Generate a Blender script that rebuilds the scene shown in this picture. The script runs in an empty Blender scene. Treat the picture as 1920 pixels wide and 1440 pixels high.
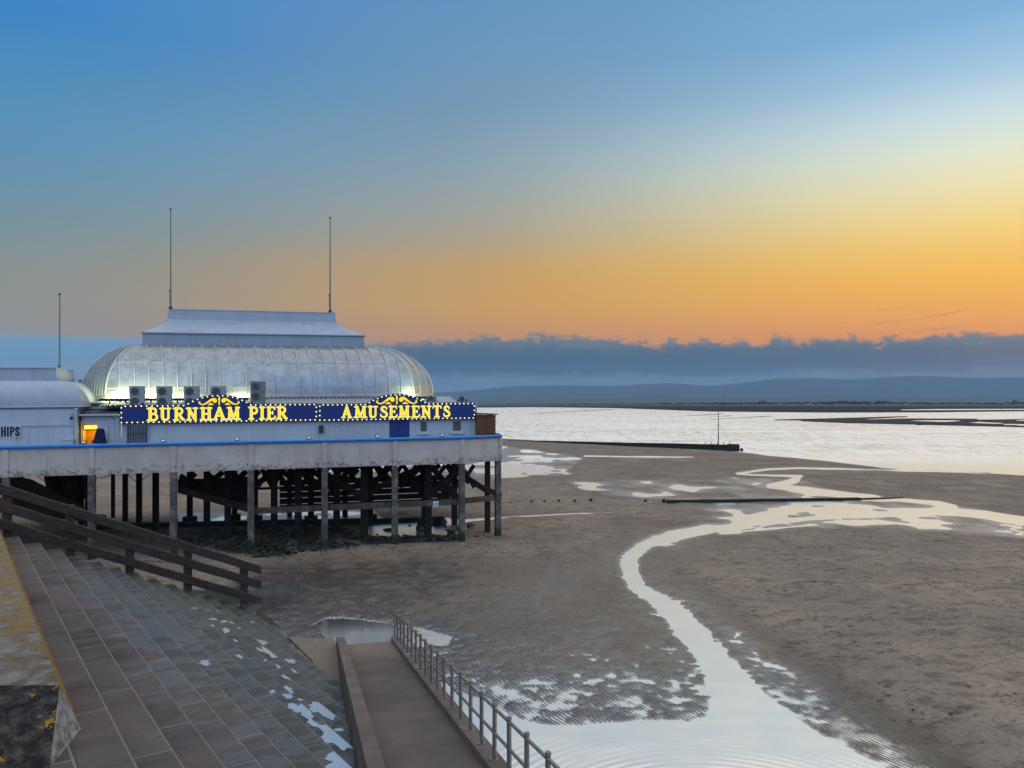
import bpy, math, random
import numpy as np
random.seed(7)
R = math.radians
sc = bpy.context.scene
COL = sc.collection

# ------------------------------------------------------------------ camera
F, HOR, H = 1493.0, 755.0, 8.35          # focal length and horizon row in photo pixels, eye height
cd = bpy.data.cameras.new("camera"); cam = bpy.data.objects.new("camera", cd); COL.objects.link(cam)
cam.location = (0, 0, H); cam.rotation_euler = (R(90), 0, 0)
cd.sensor_width = 36; cd.lens = F / 1920 * 36
cd.shift_y = (HOR - 720) / 1920
cd.clip_start = 0.1; cd.clip_end = 60000
sc.camera = cam
sc.view_settings.view_transform = 'Standard'; sc.view_settings.look = 'None'
sc.view_settings.gamma = 1; sc.view_settings.exposure = 0.0
sc.cycles.max_bounces = 6; sc.cycles.diffuse_bounces = 3; sc.cycles.glossy_bounces = 3
sc.cycles.volume_bounces = 0; sc.cycles.caustics_reflective = False; sc.cycles.caustics_refractive = False

# ------------------------------------------------------------------ node helper
def lin(c):
    return tuple(((v/255)/12.92 if v/255 <= .04045 else ((v/255+.055)/1.055)**2.4) for v in c) + (1,)
class NT:
    def __init__(s, tree): s.t = tree
    def n(s, typ, **kw):
        nd = s.t.nodes.new(typ)
        for k, v in kw.items():
            if k.startswith('i_'):
                key = k[2:]; key = int(key) if key.isdigit() else key.replace('_', ' ')
                s.set(nd.inputs[key], v)
            else: setattr(nd, k, v)
        return nd
    def set(s, inp, v):
        if hasattr(v, 'is_output') or isinstance(v, bpy.types.NodeSocket): s.t.links.new(v, inp)
        elif isinstance(v, bpy.types.Node): s.t.links.new(v.outputs[0], inp)
        else: inp.default_value = v
    def m(s, op, a, b=0.0, c=0.0, clamp=False):
        nd = s.t.nodes.new('ShaderNodeMath'); nd.operation = op; nd.use_clamp = clamp
        s.set(nd.inputs[0], a); s.set(nd.inputs[1], b); s.set(nd.inputs[2], c); return nd.outputs[0]
    def rng(s, v, a, b, c=0.0, d=1.0, kind='SMOOTHSTEP'):
        nd = s.t.nodes.new('ShaderNodeMapRange'); nd.interpolation_type = kind
        s.set(nd.inputs[0], v)
        for i, q in enumerate((a, b, c, d)): s.set(nd.inputs[i+1], q)
        return nd.outputs[0]
    def mix(s, f, a, b, mode='MIX'):
        nd = s.t.nodes.new('ShaderNodeMix'); nd.data_type = 'RGBA'; nd.blend_type = mode
        s.set(nd.inputs[0], f); s.set(nd.inputs[6], a); s.set(nd.inputs[7], b); return nd.outputs[2]
    def ramp(s, fac, stops, interp='LINEAR'):
        nd = s.t.nodes.new('ShaderNodeValToRGB'); nd.color_ramp.interpolation = interp
        e = nd.color_ramp.elements
        while len(e) < len(stops): e.new(0.5)
        for el, (p, c) in zip(e, sorted(stops)): el.position = p; el.color = c
        s.set(nd.inputs[0], fac); return nd.outputs[0]
    def coord(s, which='Object', scale=(1, 1, 1), rot=(0, 0, 0)):
        tc = s.t.nodes.new('ShaderNodeTexCoord'); mp = s.t.nodes.new('ShaderNodeMapping')
        mp.inputs['Scale'].default_value = scale; mp.inputs['Rotation'].default_value = rot
        s.t.links.new(tc.outputs[which], mp.inputs[0]); return mp.outputs[0]
    def world(s, scale=(1, 1, 1), rot=(0, 0, 0)):
        g = s.t.nodes.new('ShaderNodeNewGeometry'); mp = s.t.nodes.new('ShaderNodeMapping')
        mp.inputs['Scale'].default_value = scale; mp.inputs['Rotation'].default_value = rot
        s.t.links.new(g.outputs['Position'], mp.inputs[0]); return mp.outputs[0]
    def noise(s, vec, scale, detail=4, rough=.55, dist=0.0):
        nd = s.n('ShaderNodeTexNoise'); s.set(nd.inputs['Vector'], vec)
        nd.inputs['Scale'].default_value = scale; nd.inputs['Detail'].default_value = detail
        nd.inputs['Roughness'].default_value = rough; nd.inputs['Distortion'].default_value = dist
        return nd.outputs[0]
    def bump(s, h, strength, dist=.02, normal=None):
        nd = s.n('ShaderNodeBump'); s.set(nd.inputs['Strength'], strength)
        nd.inputs['Distance'].default_value = dist; s.set(nd.inputs['Height'], h)
        if normal is not None: s.set(nd.inputs['Normal'], normal)
        return nd.outputs[0]

# ------------------------------------------------------------------ world: dusk sky, clear above a low cloud bank; unseen zenith and rear brightened as fill
w = bpy.data.worlds.new("World"); sc.world = w; w.use_nodes = True
t = w.node_tree; t.nodes.clear(); N = NT(t)
tc = N.n('ShaderNodeTexCoord'); sep = N.n('ShaderNodeSeparateXYZ', i_0=tc.outputs['Generated'])
dx, dy, dz = sep.outputs
elev = N.m('MULTIPLY', N.m('ARCSINE', dz), 180/math.pi)
az = N.m('MULTIPLY', N.m('ARCTAN2', dx, dy), 180/math.pi)           # 0 = straight ahead, + = right
EM = 60.0
def col(stops): return N.ramp(N.m('DIVIDE', elev, EM), [(e/EM, lin(c)) for e, c in stops], 'LINEAR')
cL = col([(0, (150,150,150)), (4.35, (152,149,144)), (5.63, (149,148,139)), (8.2, (138,146,139)), (11.3, (114,145,156)),
          (14.5, (94,145,176)), (17.4, (82,144,186)), (20, (70,138,187)), (23, (48,130,197)), (27.2, (60,135,204)), (36, (250,258,268)), (60, (255,262,270))])
cC = col([(0, (200,148,108)), (5.2, (212,147,74)), (6.7, (217,159,60)), (9.7, (204,160,82)), (11.5, (180,161,126)), (13.4, (164,163,148)),
          (16.5, (141,161,170)), (20.4, (119,153,178)), (27.2, (98,146,190)), (35, (275,260,232)), (60, (262,260,256))])
cR = col([(0, (240,155,62)), (4.35, (250,152,24)), (5.63, (258,170,22)), (8.2, (260,193,44)), (10, (255,208,98)), (11.3, (253,220,130)),
          (13.5, (244,233,180)), (15.5, (230,237,212)), (17.4, (208,228,230)), (20, (163,201,226)), (23, (126,177,218)), (27.2, (118,166,208)), (33, (292,268,222)), (60, (262,260,256))])
cB = col([(0, (170,192,222)), (8, (186,214,250)), (20, (192,222,268)), (35, (205,235,280)), (60, (255,262,270))])  # sky behind the eye, made extra bright as fill for walls and sand
sky = N.mix(N.rng(az, -37, 4), cL, cC)
fr = N.m('MULTIPLY', N.rng(az, -7, 34), N.rng(az, 150, 60))
sky = N.mix(fr, sky, cR)
sky = N.mix(N.rng(N.m('ABSOLUTE', az), 75, 135), sky, cB)
# cloud bank
cv = N.n('ShaderNodeCombineXYZ', i_0=N.m('MULTIPLY', az, .22), i_1=N.m('MULTIPLY', elev, .5))
n1 = N.noise(cv, 1.0, 2, .5); n2 = N.noise(cv, 2.3, 8, .66, .35)
cx = N.n('ShaderNodeCombineXYZ', i_0=N.m('MULTIPLY', az, 1.0))
n3 = N.noise(cx, .62, 3, .6)
rgt = N.rng(az, -16, -4)
edge = N.m('ADD', 4.35, N.m('MULTIPLY', N.m('SUBTRACT', n3, .5), N.m('MULTIPLY', 1.5, rgt)))
edge = N.m('ADD', edge, N.m('MULTIPLY', N.m('SUBTRACT', n2, .5), N.m('MULTIPLY_ADD', rgt, 2.5, .4)))
edge = N.m('ADD', edge, N.m('MULTIPLY', N.m('MULTIPLY', N.rng(az, -8, -1), N.rng(az, 11, 4)), .55))
alpha = N.rng(N.m('SUBTRACT', edge, elev), -.15, .5)
alpha = N.m('MULTIPLY', alpha, N.m('MULTIPLY', N.rng(az, 165, 120), N.rng(az, -165, -120)))
cm = 6.0
e2 = N.m('ADD', N.m('MULTIPLY_ADD', N.m('SUBTRACT', n2, .5), 1.5, elev), N.m('MULTIPLY', N.m('SUBTRACT', n1, .5), .9))
kR = N.ramp(N.m('DIVIDE', e2, cm), [(p/cm, lin(c)) for p, c in
     ((0, (116,148,176)), (1.3, (108,138,166)), (1.8, (96,126,154)), (2.2, (44,84,118)), (3.0, (44,82,112)), (3.6, (60,90,113)), (4.2, (98,112,124)), (4.9, (128,124,124)))])
kL = N.ramp(N.m('DIVIDE', e2, cm), [(p/cm, lin(c)) for p, c in
     ((0, (150,165,192)), (2.0, (148,165,196)), (2.6, (116,160,198)), (3.6, (114,160,196)), (4.3, (128,160,186)))])
kc = N.mix(N.rng(az, -16, -6), kL, kR)
sky = N.mix(alpha, sky, kc)
# thin streaks of cirrus low over the afterglow
wv = N.n('ShaderNodeCombineXYZ', i_0=N.m('MULTIPLY', az, .16), i_1=N.m('SUBTRACT', N.m('MULTIPLY', elev, 2.2), N.m('MULTIPLY', az, .22)))
wn = N.noise(wv, 1.6, 5, .6)
wa = N.m('MULTIPLY', N.rng(wn, .52, .72), N.m('MULTIPLY', N.rng(az, 18, 24), N.m('MULTIPLY', N.rng(elev, 4.0, 4.8), N.rng(elev, 6.6, 5.4))))
sky = N.mix(N.m('MULTIPLY', wa, .5), sky, lin((176,128,96)))
# below the horizon: dark sea colour so nothing glows from underneath
sky = N.mix(N.rng(elev, -.6, -2.0), sky, (.05, .055, .06, 1))
ns = N.n('ShaderNodeTexSky', sky_type='NISHITA'); ns.sun_disc = False
ns.sun_elevation = R(2.0); ns.sun_rotation = R(48)
sky = N.mix(1.0, sky, N.mix(1.0, ns.outputs[0], (.012, .012, .012, 1), 'MULTIPLY'), 'ADD')
bg = N.n('ShaderNodeBackground', i_Color=sky, i_Strength=1.0)
t.links.new(bg.outputs[0], N.n('ShaderNodeOutputWorld').inputs[0])

sd = bpy.data.lights.new("sun", 'SUN'); sd.energy = 0.22; sd.angle = R(12); sd.color = (1, .72, .42)
so = bpy.data.objects.new("sun", sd); COL.objects.link(so)
so.rotation_euler = (R(86), 0, R(180-48)); so.location = (300, 300, 60)

# ------------------------------------------------------------------ geometry helpers
def G(px, py, z=0.0):
    Y = (H - z) * F / (py - HOR); return ((px - 960) / F * Y, Y, z)
def W(px, py, Y): return ((px - 960) / F * Y, Y, H - (py - HOR) / F * Y)
def tag(o, label=None, cat=None, group=None, kind=None):
    if label: o['label'] = label
    if cat: o['category'] = cat
    if group: o['group'] = group
    if kind: o['kind'] = kind
    return o
def empty(name, loc, label, cat, group=None, rz=0.0):
    o = bpy.data.objects.new(name, None); COL.objects.link(o); o.empty_display_size = .3
    o.location = loc; o.rotation_euler = (0, 0, rz); return tag(o, label, cat, group)
def copy_tree(o, parent=None):
    c = o.copy(); COL.objects.link(c); c.parent = parent
    for ch in list(o.children): copy_tree(ch, c)
    return c
class MB:
    """collects faces; build() links them as one mesh object"""
    def __init__(s, xf=None): s.v = []; s.f = []; s.sm = []; s.xf = xf
    def add(s, vs, fs, smooth=False):
        b = len(s.v); s.v += [s.xf(*p) if s.xf else tuple(p) for p in vs]
        s.f += [tuple(b + i for i in q) for q in fs]; s.sm += [smooth] * len(fs); return s
    def hexa(s, p):          # 4 bottom, 4 top (same winding)
        return s.add(p, [(3,2,1,0),(4,5,6,7),(0,1,5,4),(1,2,6,5),(2,3,7,6),(3,0,4,7)])
    def box(s, x0, x1, y0, y1, z0, z1):
        return s.hexa([(x0,y0,z0),(x1,y0,z0),(x1,y1,z0),(x0,y1,z0),(x0,y0,z1),(x1,y0,z1),(x1,y1,z1),(x0,y1,z1)])
    def prism(s, pts, f3):   # pts 2d outline; f3(a,b,side) -> 3d
        n = len(pts); v = [f3(a, b, 0) for a, b in pts] + [f3(a, b, 1) for a, b in pts]
        return s.add(v, [tuple(range(n))[::-1], tuple(range(n, 2*n))] + [(i, (i+1) % n, n+(i+1) % n, n+i) for i in range(n)])
    def tube(s, p0, p1, r0, r1=None, n=10, cap=True):
        r1 = r0 if r1 is None else r1
        p0 = np.array(p0, float); p1 = np.array(p1, float); d = p1 - p0; d /= np.linalg.norm(d)
        a = np.cross(d, (0, 0, 1) if abs(d[2]) < .9 else (1, 0, 0)); a /= np.linalg.norm(a); b = np.cross(d, a)
        v = []
        for p, r in ((p0, r0), (p1, r1)):
            for i in range(n):
                q = 2*math.pi*i/n; v.append(tuple(p + r*(math.cos(q)*a + math.sin(q)*b)))
        s.add(v, [(i, (i+1) % n, n+(i+1) % n, n+i) for i in range(n)], True)
        if cap: s.add(v, [tuple(range(n))[::-1], tuple(range(n, 2*n))])
        return s
    def beam(s, p0, p1, w, h, up=(0, 0, 1)):   # rectangular bar
        p0 = np.array(p0, float); p1 = np.array(p1, float); d = (p1-p0)/np.linalg.norm(p1-p0)
        a = np.cross(d, up); a /= np.linalg.norm(a); b = np.cross(a, d)
        c = [(-w/2,-h/2),(w/2,-h/2),(w/2,h/2),(-w/2,h/2)]
        v = [tuple(p + x*a + y*b) for p in (p0, p1) for x, y in c]
        return s.add(v, [(0,1,2,3),(7,6,5,4),(0,4,5,1),(1,5,6,2),(2,6,7,3),(3,7,4,0)])
    def sphere(s, c, r, n=8, m=5, sq=1.0):
        v = [(c[0], c[1], c[2]-r*sq)]
        for j in range(1, m):
            th = math.pi*j/m
            for i in range(n):
                q = 2*math.pi*i/n; v.append((c[0]+r*math.sin(th)*math.cos(q), c[1]+r*math.sin(th)*math.sin(q), c[2]-r*sq*math.cos(th)))
        v.append((c[0], c[1], c[2]+r*sq)); f = []
        for i in range(n): f.append((0, 1+(i+1) % n, 1+i))
        for j in range(m-2):
            for i in range(n): f.append((1+j*n+i, 1+j*n+(i+1) % n, 1+(j+1)*n+(i+1) % n, 1+(j+1)*n+i))
        L = len(v)-1
        for i in range(n): f.append((L, 1+(m-2)*n+i, 1+(m-2)*n+(i+1) % n))
        return s.add(v, f, True)
    def grid(s, rows, smooth=True, close=False):
        n = len(rows[0]); v = [p for r in rows for p in r]; f = []
        for j in range(len(rows)-1):
            for i in range(n if close else n-1):
                f.append((j*n+i, j*n+(i+1) % n, (j+1)*n+(i+1) % n, (j+1)*n+i))
        return s.add(v, f, smooth)
    def build(s, name, mat, parent=None, local=False):
        off = np.zeros(3)
        if parent is not None and not local:
            q = parent
            while q is not None: off += np.array(q.location); q = q.parent
        me = bpy.data.meshes.new(name)
        me.from_pydata([tuple(np.array(p)-off) for p in s.v] if off.any() else s.v, [], s.f)
        me.polygons.foreach_set('use_smooth', s.sm)
        for m_ in (mat if isinstance(mat, (list, tuple)) else [mat]): me.materials.append(m_)
        me.update()
        o = bpy.data.objects.new(name, me); COL.objects.link(o); o.parent = parent
        return o

# ------------------------------------------------------------------ materials
def newmat(name):
    m = bpy.data.materials.new(name); m.use_nodes = True; t = m.node_tree; t.nodes.clear()
    n = NT(t); b = n.n('ShaderNodeBsdfPrincipled'); o = n.n('ShaderNodeOutputMaterial'); t.links.new(b.outputs[0], o.inputs[0])
    return m, n, b
def setb(n, b, **k):
    for key, v in k.items(): n.set(b.inputs[key.replace('_', ' ')], v)
def weathered(name, base, dirt, rough=.6, metallic=0.0, scale=1.2, streak=2.0, amount=.6, bumpn=30, bumps=.15, spec=.5, seam=None):
    """painted or bare surface: blotchy tone, vertical run-off streaks, fine bump"""
    m, n, b = newmat(name); p = n.world()
    big = n.noise(p, scale, 5, .6); st = n.noise(n.world((3.0*streak, 3.0*streak, .35)), 1.0, 4, .6)
    fine = n.noise(p, bumpn, 3, .6)
    f = n.m('MULTIPLY', n.rng(n.m('ADD', n.m('MULTIPLY', big, .5), n.m('MULTIPLY', st, .5)), .42, .68), amount)
    c = n.mix(f, base + (1,), dirt + (1,))
    c = n.mix(n.m('MULTIPLY', n.rng(fine, .3, .75), .18), c, (0, 0, 0, 1))
    setb(n, b, Base_Color=c, Roughness=n.rng(big, .3, .7, rough-.08, rough+.1, 'LINEAR'), Metallic=metallic,
         Normal=n.bump(n.m('ADD', fine, n.m('MULTIPLY', big, 2.0)), bumps, .02))
    b.inputs['Specular IOR Level'].default_value = spec
    return m
def timber(name, base, light, rough=.8, weed=False):
    m, n, b = newmat(name); p = n.coord('Object')
    g = n.noise(n.coord('Object', (1, 1, 1)), 2.2, 5, .65); gr = n.noise(n.world((9, 9, 1.4)), 2.0, 5, .65)
    c = n.mix(n.rng(g, .4, .7), base + (1,), light + (1,))
    c = n.mix(n.m('MULTIPLY', n.rng(gr, .45, .7), .6), c, tuple(v*.4 for v in base) + (1,))
    if weed:
        sp = n.n('ShaderNodeSeparateXYZ', i_0=n.world()); z = n.m('ADD', sp.outputs[2], n.m('MULTIPLY', g, .9))
        c = n.mix(n.rng(z, 1.55, .75), c, (.012, .022, .010, 1))
    setb(n, b, Base_Color=c, Roughness=rough, Normal=n.bump(gr, .5, .02)); return m
def flat(name, base, rough=.5, metallic=0.0, emit=None, strength=1.0, bumps=0.05, spec=.5):
    m, n, b = newmat(name); p = n.coord('Object'); q = n.noise(p, 6, 4)
    c = n.mix(n.m('MULTIPLY', n.rng(q, .35, .7), .35), base + (1,), tuple(v*.6 for v in base) + (1,))
    setb(n, b, Base_Color=c, Roughness=rough, Metallic=metallic, Normal=n.bump(q, bumps, .01))
    b.inputs['Specular IOR Level'].default_value = spec
    if emit: b.inputs['Emission Color'].default_value = emit + (1,); b.inputs['Emission Strength'].default_value = strength
    return m
M = {}
M['white'] = weathered('white_paint', (.52, .61, .71), (.36, .40, .44), .55, scale=.7, amount=.35)
M['white_roof'] = weathered('white_roof_paint', (.38, .455, .555), (.27, .31, .36), .6, scale=.9, streak=1.0, amount=.45)
M['fascia'] = weathered('fascia_paint', (.52, .48, .45), (.30, .26, .225), .7, scale=1.6, streak=1.3, amount=.42, bumpn=18)
M['blue'] = flat('blue_rail_paint', (.012, .20, .62), .35)
M['bluedoor'] = flat('blue_door_paint', (.008, .04, .24), .45)
M['dome'] = weathered('aluminium_sheet', (.50, .53, .56), (.2, .2, .2), .36, .7, scale=1.6, streak=.9, amount=.38, bumpn=4, bumps=.06)
def dome_mat():
    m, n, b = newmat('aluminium_sheet'); p = n.world()
    lc = n.n('ShaderNodeSeparateXYZ', i_0=n.world((1, 1, 1), (0, 0, R(-16.04))))
    cell = n.n('ShaderNodeTexWhiteNoise', noise_dimensions='2D'); n.set(cell.inputs['Vector'], n.n('ShaderNodeCombineXYZ', i_0=n.m('FLOOR', n.m('DIVIDE', n.m('ADD', lc.outputs[0], 9.4), .793)), i_1=n.m('FLOOR', n.m('DIVIDE', lc.outputs[2], 1.95))).outputs[0])
    big = n.noise(p, 1.3, 5, .62); fine = n.noise(p, 7, 5, .7); st = n.noise(n.world((6, 6, .5)), 1.0, 4, .6)
    c = n.mix(n.rng(big, .35, .68), (.39, .43, .475, 1), (.29, .32, .355, 1))
    c = n.mix(n.m('MULTIPLY', n.rng(n.m('MULTIPLY_ADD', lc.outputs[2], .09, n.m('SUBTRACT', fine, 1.02)), .42, .66), .55), c, (.16, .155, .15, 1))
    c = n.mix(n.m('MULTIPLY', n.rng(st, .5, .72), .4), c, (.2, .19, .18, 1))
    c = n.mix(n.m('MULTIPLY', n.m('SUBTRACT', cell.outputs[0], .3), .32), c, (.3, .325, .35, 1))
    rs = n.m('MULTIPLY', n.rng(n.noise(p, 2.4, 4, .7), .66, .71), n.rng(lc.outputs[0], -2.5, -.5)); c = n.mix(rs, c, (.12, .04, .015, 1))
    setb(n, b, Base_Color=c, Metallic=.75, Roughness=n.m('ADD', .26, n.m('MULTIPLY', n.m('ADD', fine, cell.outputs[0]), .13)), Normal=n.bump(n.m('ADD', n.m('MULTIPLY', big, 2), n.m('MULTIPLY', fine, .4)), .14, .03)); return m
M['dome'] = dome_mat()
def fascia_mat():
    m, n, b = newmat('fascia_paint'); p = n.world(); big = n.noise(p, .9, 5, .6); st = n.noise(n.world((5, 5, .45)), 1.0, 5, .65); fine = n.noise(p, 16, 4, .7); ml = n.noise(p, 3.2, 5, .7)
    sp = n.n('ShaderNodeSeparateXYZ', i_0=p); lu = n.m('ADD', n.m('MULTIPLY', n.m('ADD', sp.outputs[0], 22.22), DX_), n.m('MULTIPLY', n.m('SUBTRACT', sp.outputs[1], 42.1), DY_)); lz = n.m('SUBTRACT', sp.outputs[2], n.m('MULTIPLY', lu, .009))
    c = n.mix(n.rng(big, .35, .65), (.575, .525, .485, 1), (.48, .437, .405, 1))
    c = n.mix(n.m('MULTIPLY', n.rng(st, .52, .72), n.m('MULTIPLY', n.rng(lz, 5.9, 5.0), .45)), c, (.22, .185, .15, 1))
    c = n.mix(n.m('MULTIPLY', n.m('MULTIPLY', n.rng(lz, 5.05, 4.75), n.rng(ml, .48, .62)), .8), c, (.17, .125, .075, 1))
    c = n.mix(n.m('MULTIPLY', n.m('MULTIPLY', n.rng(lz, 4.72, 4.55), n.rng(fine, .4, .6)), .5), c, (.13, .14, .06, 1))
    dr = n.m('MULTIPLY', n.rng(n.noise(n.world((2.2, 2.2, .9)), 1.6, 5, .7), .64, .70), n.rng(lz, 5.6, 5.2)); c = n.mix(dr, c, (.06, .05, .04, 1))
    c = n.mix(n.m('MULTIPLY', n.rng(fine, .45, .8), .25), c, (.1, .09, .08, 1))
    setb(n, b, Base_Color=c, Roughness=.7, Normal=n.bump(n.m('ADD', fine, n.m('MULTIPLY', ml, .6)), .25, .02)); return m
DX_, DY_ = math.cos(R(16.04)), math.sin(R(16.04))
M['fascia'] = fascia_mat()
M['rib'] = weathered('aluminium_rib', (.52, .545, .57), (.26, .26, .26), .4, .5, scale=1.1, amount=.5)
M['navy'] = flat('navy_sign_board', (.005, .03, .21), .4)
M['trim'] = flat('sign_trim', (.10, .075, .02), .5)
M['yellow'] = flat('lit_yellow_letter', (.8, .55, .0), .5, emit=(1, .72, .0), strength=.82)
M['pale'] = flat('lit_letter_rim', (.8, .75, .4), .5, emit=(1, .90, .36), strength=.62)
M['bulb'] = flat('lit_bulb', (.9, .9, .7), .3, emit=(1, .96, .72), strength=1.5)
M['pile'] = timber('pile_concrete', (.075, .068, .058), (.20, .18, .155), .8, weed=True)
M['dark'] = timber('tarred_timber', (.011, .010, .009), (.028, .024, .019), .85, weed=True)
M['beam'] = timber('weathered_beam', (.055, .05, .038), (.125, .112, .09), .85)
M['brace'] = timber('brace_timber', (.022, .019, .016), (.06, .048, .037), .85)
M['deck'] = timber('deck_board', (.10, .09, .08), (.16, .14, .12), .85)
M['shed'] = timber('shed_wood', (.16, .06, .028), (.22, .09, .04), .7)
M['shedroof'] = flat('shed_felt', (.03, .025, .035), .8)
M['fan'] = flat('fan_plastic', (.05, .06, .07), .5)
M['blade'] = flat('fan_blade_plastic', (.085, .095, .105), .5)
M['ac'] = weathered('unit_casing', (.33, .36, .40), (.3, .3, .3), .5, amount=.3)
M['acdark'] = weathered('unit_casing_grey', (.20, .23, .25), (.12, .12, .12), .5, amount=.3)
M['black'] = flat('black_plastic', (.012, .013, .016), .45)
M['darkgrey'] = flat('dark_felt', (.04, .055, .06), .7)
M['grating'] = flat('steel_bars', (.05, .075, .09), .5, .3)
M['lens'] = flat('lamp_lens', (.7, .7, .62), .2, emit=(1, .95, .75), strength=.25)
M['glass'] = flat('window_glass', (.10, .14, .13), .12)
M['frame'] = flat('window_frame', (.55, .6, .65), .5)
M['pole'] = flat('pole_paint', (.13, .16, .19), .45)
M['steel'] = weathered('galvanised_steel', (.30, .275, .24), (.14, .115, .09), .45, .6, scale=6, amount=.6, bumps=.1)
M['navycloth'] = flat('navy_cloth', (.006, .012, .07), .9, bumps=.4)
M['yroom'] = flat('lit_room_wall', (.75, .42, .04), .7)
M['ylamp'] = flat('room_lamp', (.9, .7, .2), .5, emit=(1, .62, .05), strength=1.6)
M['brownbox'] = flat('brown_cabinet', (.12, .05, .02), .6)
M['rock'] = weathered('wet_rock', (.030, .027, .025), (.012, .012, .012), .55, scale=3, amount=.8, bumpn=14, bumps=.8)
M['weed'] = weathered('seaweed', (.018, .04, .008), (.01, .015, .006), .7, scale=5, amount=.7, bumpn=20, bumps=1.0)
M['notice'] = flat('notice_plate', (.55, .65, .75), .5)
M['noticeink'] = flat('notice_ink', (.06, .14, .33), .5)
M['ink'] = flat('black_lettering', (.006, .008, .012), .6)
M['cable'] = flat('cable', (.02, .02, .02), .6)

# ------------------------------------------------------------------ beach: one relief sheet, water lies in its hollows
def hash2(i, j, s):
    n = (i.astype(np.int64)*374761393 + j.astype(np.int64)*668265263 + s*982451653) & 0xffffffff
    n = ((n ^ (n >> 13)) * 1274126177) & 0xffffffff
    return ((n ^ (n >> 16)) & 0xffff) / 65535.0
def vnoise(x, y, s=0):
    i = np.floor(x); j = np.floor(y); u = x-i; v = y-j; u = u*u*(3-2*u); v = v*v*(3-2*v)
    a = hash2(i, j, s); b = hash2(i+1, j, s); c = hash2(i, j+1, s); d = hash2(i+1, j+1, s)
    return (a+(b-a)*u + (c+(d-c)*u - a-(b-a)*u)*v) * 2 - 1
KY = 2.2
def poly_sd(px, py, pts):
    d = np.full(px.shape, 1e9); inside = np.zeros(px.shape, bool); n = len(pts); y = py*KY
    for k in range(n):
        ax, ay = pts[k][0], pts[k][1]*KY; bx, by = pts[(k+1) % n][0], pts[(k+1) % n][1]*KY
        ex, ey = bx-ax, by-ay; L = ex*ex+ey*ey+1e-9
        tt = np.clip(((px-ax)*ex+(y-ay)*ey)/L, 0, 1)
        d = np.minimum(d, np.hypot(px-ax-tt*ex, y-ay-tt*ey))
        cond = (ay > y) != (by > y)
        inside ^= cond & (px < ex*(y-ay)/(ey if ey else 1e-9) + ax)
    return np.where(inside, -d, d)
def line_sd(px, py, pts):
    d = np.full(px.shape, 1e9); y = py*KY
    for (ax, ay, ra), (bx, by, rb) in zip(pts[:-1], pts[1:]):
        ay, by = ay*KY, by*KY; ex, ey = bx-ax, by-ay; L = ex*ex+ey*ey+1e-9
        tt = np.clip(((px-ax)*ex+(y-ay)*ey)/L, 0, 1)
        d = np.minimum(d, np.hypot(px-ax-tt*ex, y-ay-tt*ey) - 2.2*(ra+(rb-ra)*tt))
    return d
rows = list(np.arange(1560, 900, -1.25)) + list(np.arange(900, 790, -1.1)) + list(np.arange(790, 757.2, -.55))
cols = list(range(-9000, -1500, 500)) + list(range(-1500, -100, 50)) + list(np.arange(-100, 2030, 2.4)) + list(range(2030, 3500, 50)) + list(range(3500, 11001, 500))
PX, PY = np.meshgrid(np.array(cols, float), np.array(rows, float))
WY = H*F/(PY-HOR); WX = (PX-960)/F*WY
# raggedness: octaves that are large enough to be resolved at their distance
pxm = F/WY                                   # photo pixels per metre sideways
def octv(wl, seed, asp=1.0):
    k = np.clip((pxm*wl*H/WY*2.2-2.0)/3.0, 0, 1)    # fades where a wave is under ~2 rows
    return vnoise(WX/wl, WY/(wl*asp)+3.3, seed)*k
lgk = np.clip((WY-30)/25, .45, 1)
rag = .4*octv(.22, 1)+.4*octv(.5, 2)+(lgk+1.1*np.clip((WY-42)/15, 0, 1))*(.5*octv(1.3, 3, 1.6)+.5*octv(3.5, 4, 1.5))+.5*octv(9, 5, 1.6)+.5*octv(28, 6, 2.0)+.4*octv(90, 8, 2.0)
S = np.ones(PX.shape)
def paint(sd, target, wo, wi=None, amp=1.0):
    global S
    wi = wo*.35 if wi is None else wi
    q = np.clip((wo - sd)/(wo+wi), 0, 1); q = q*q*(3-2*q)
    S = S*(1-q) + target*q
# damp, rippled ground
paint(poly_sd(PX, PY, [(500,1075),(700,1060),(960,1062),(1120,1040),(1200,990),(1380,972),(1450,985),(1420,1002),(1330,1020),(1270,1060),(1350,1140),(1500,1250),(1680,1370),(1850,1490),(1000,1480),(600,1230)]), .33, 140)
paint(poly_sd(PX, PY, [(520,1085),(650,1075),(900,1085),(1100,1090),(1190,1130),(1325,1270),(1330,1352),(1000,1370),(830,1290),(620,1215),(480,1180)]), .26, 110)
paint(poly_sd(PX, PY, [(830,1285),(930,1275),(1120,1270),(1320,1285),(1340,1352),(1020,1366),(900,1340)]), .14, 80)
paint(poly_sd(PX, PY, [(585,1160),(650,1150),(760,1165),(880,1192),(900,1205),(800,1220),(600,1205)]), .12, 42)
paint(poly_sd(PX, PY, [(380,1110),(520,1085),(560,1115),(545,1150),(570,1200),(500,1180),(400,1130)]), .14, 34)
paint(poly_sd(PX, PY, [(470,955),(700,958),(720,982),(480,985),(340,985),(330,960)]), .10, 16)
paint(poly_sd(PX, PY, [(690,975),(840,973),(880,990),(850,1016),(690,1018)]), .16, 16)
paint(poly_sd(PX, PY, [(1140,1030),(1225,1005),(1340,985),(1400,990),(1350,1003),(1290,1015),(1240,1035),(1225,1075),(1330,1135),(1465,1255),(1610,1365),(1770,1480),(1500,1480),(1330,1250),(1180,1110)]), .13, 50)
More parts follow.
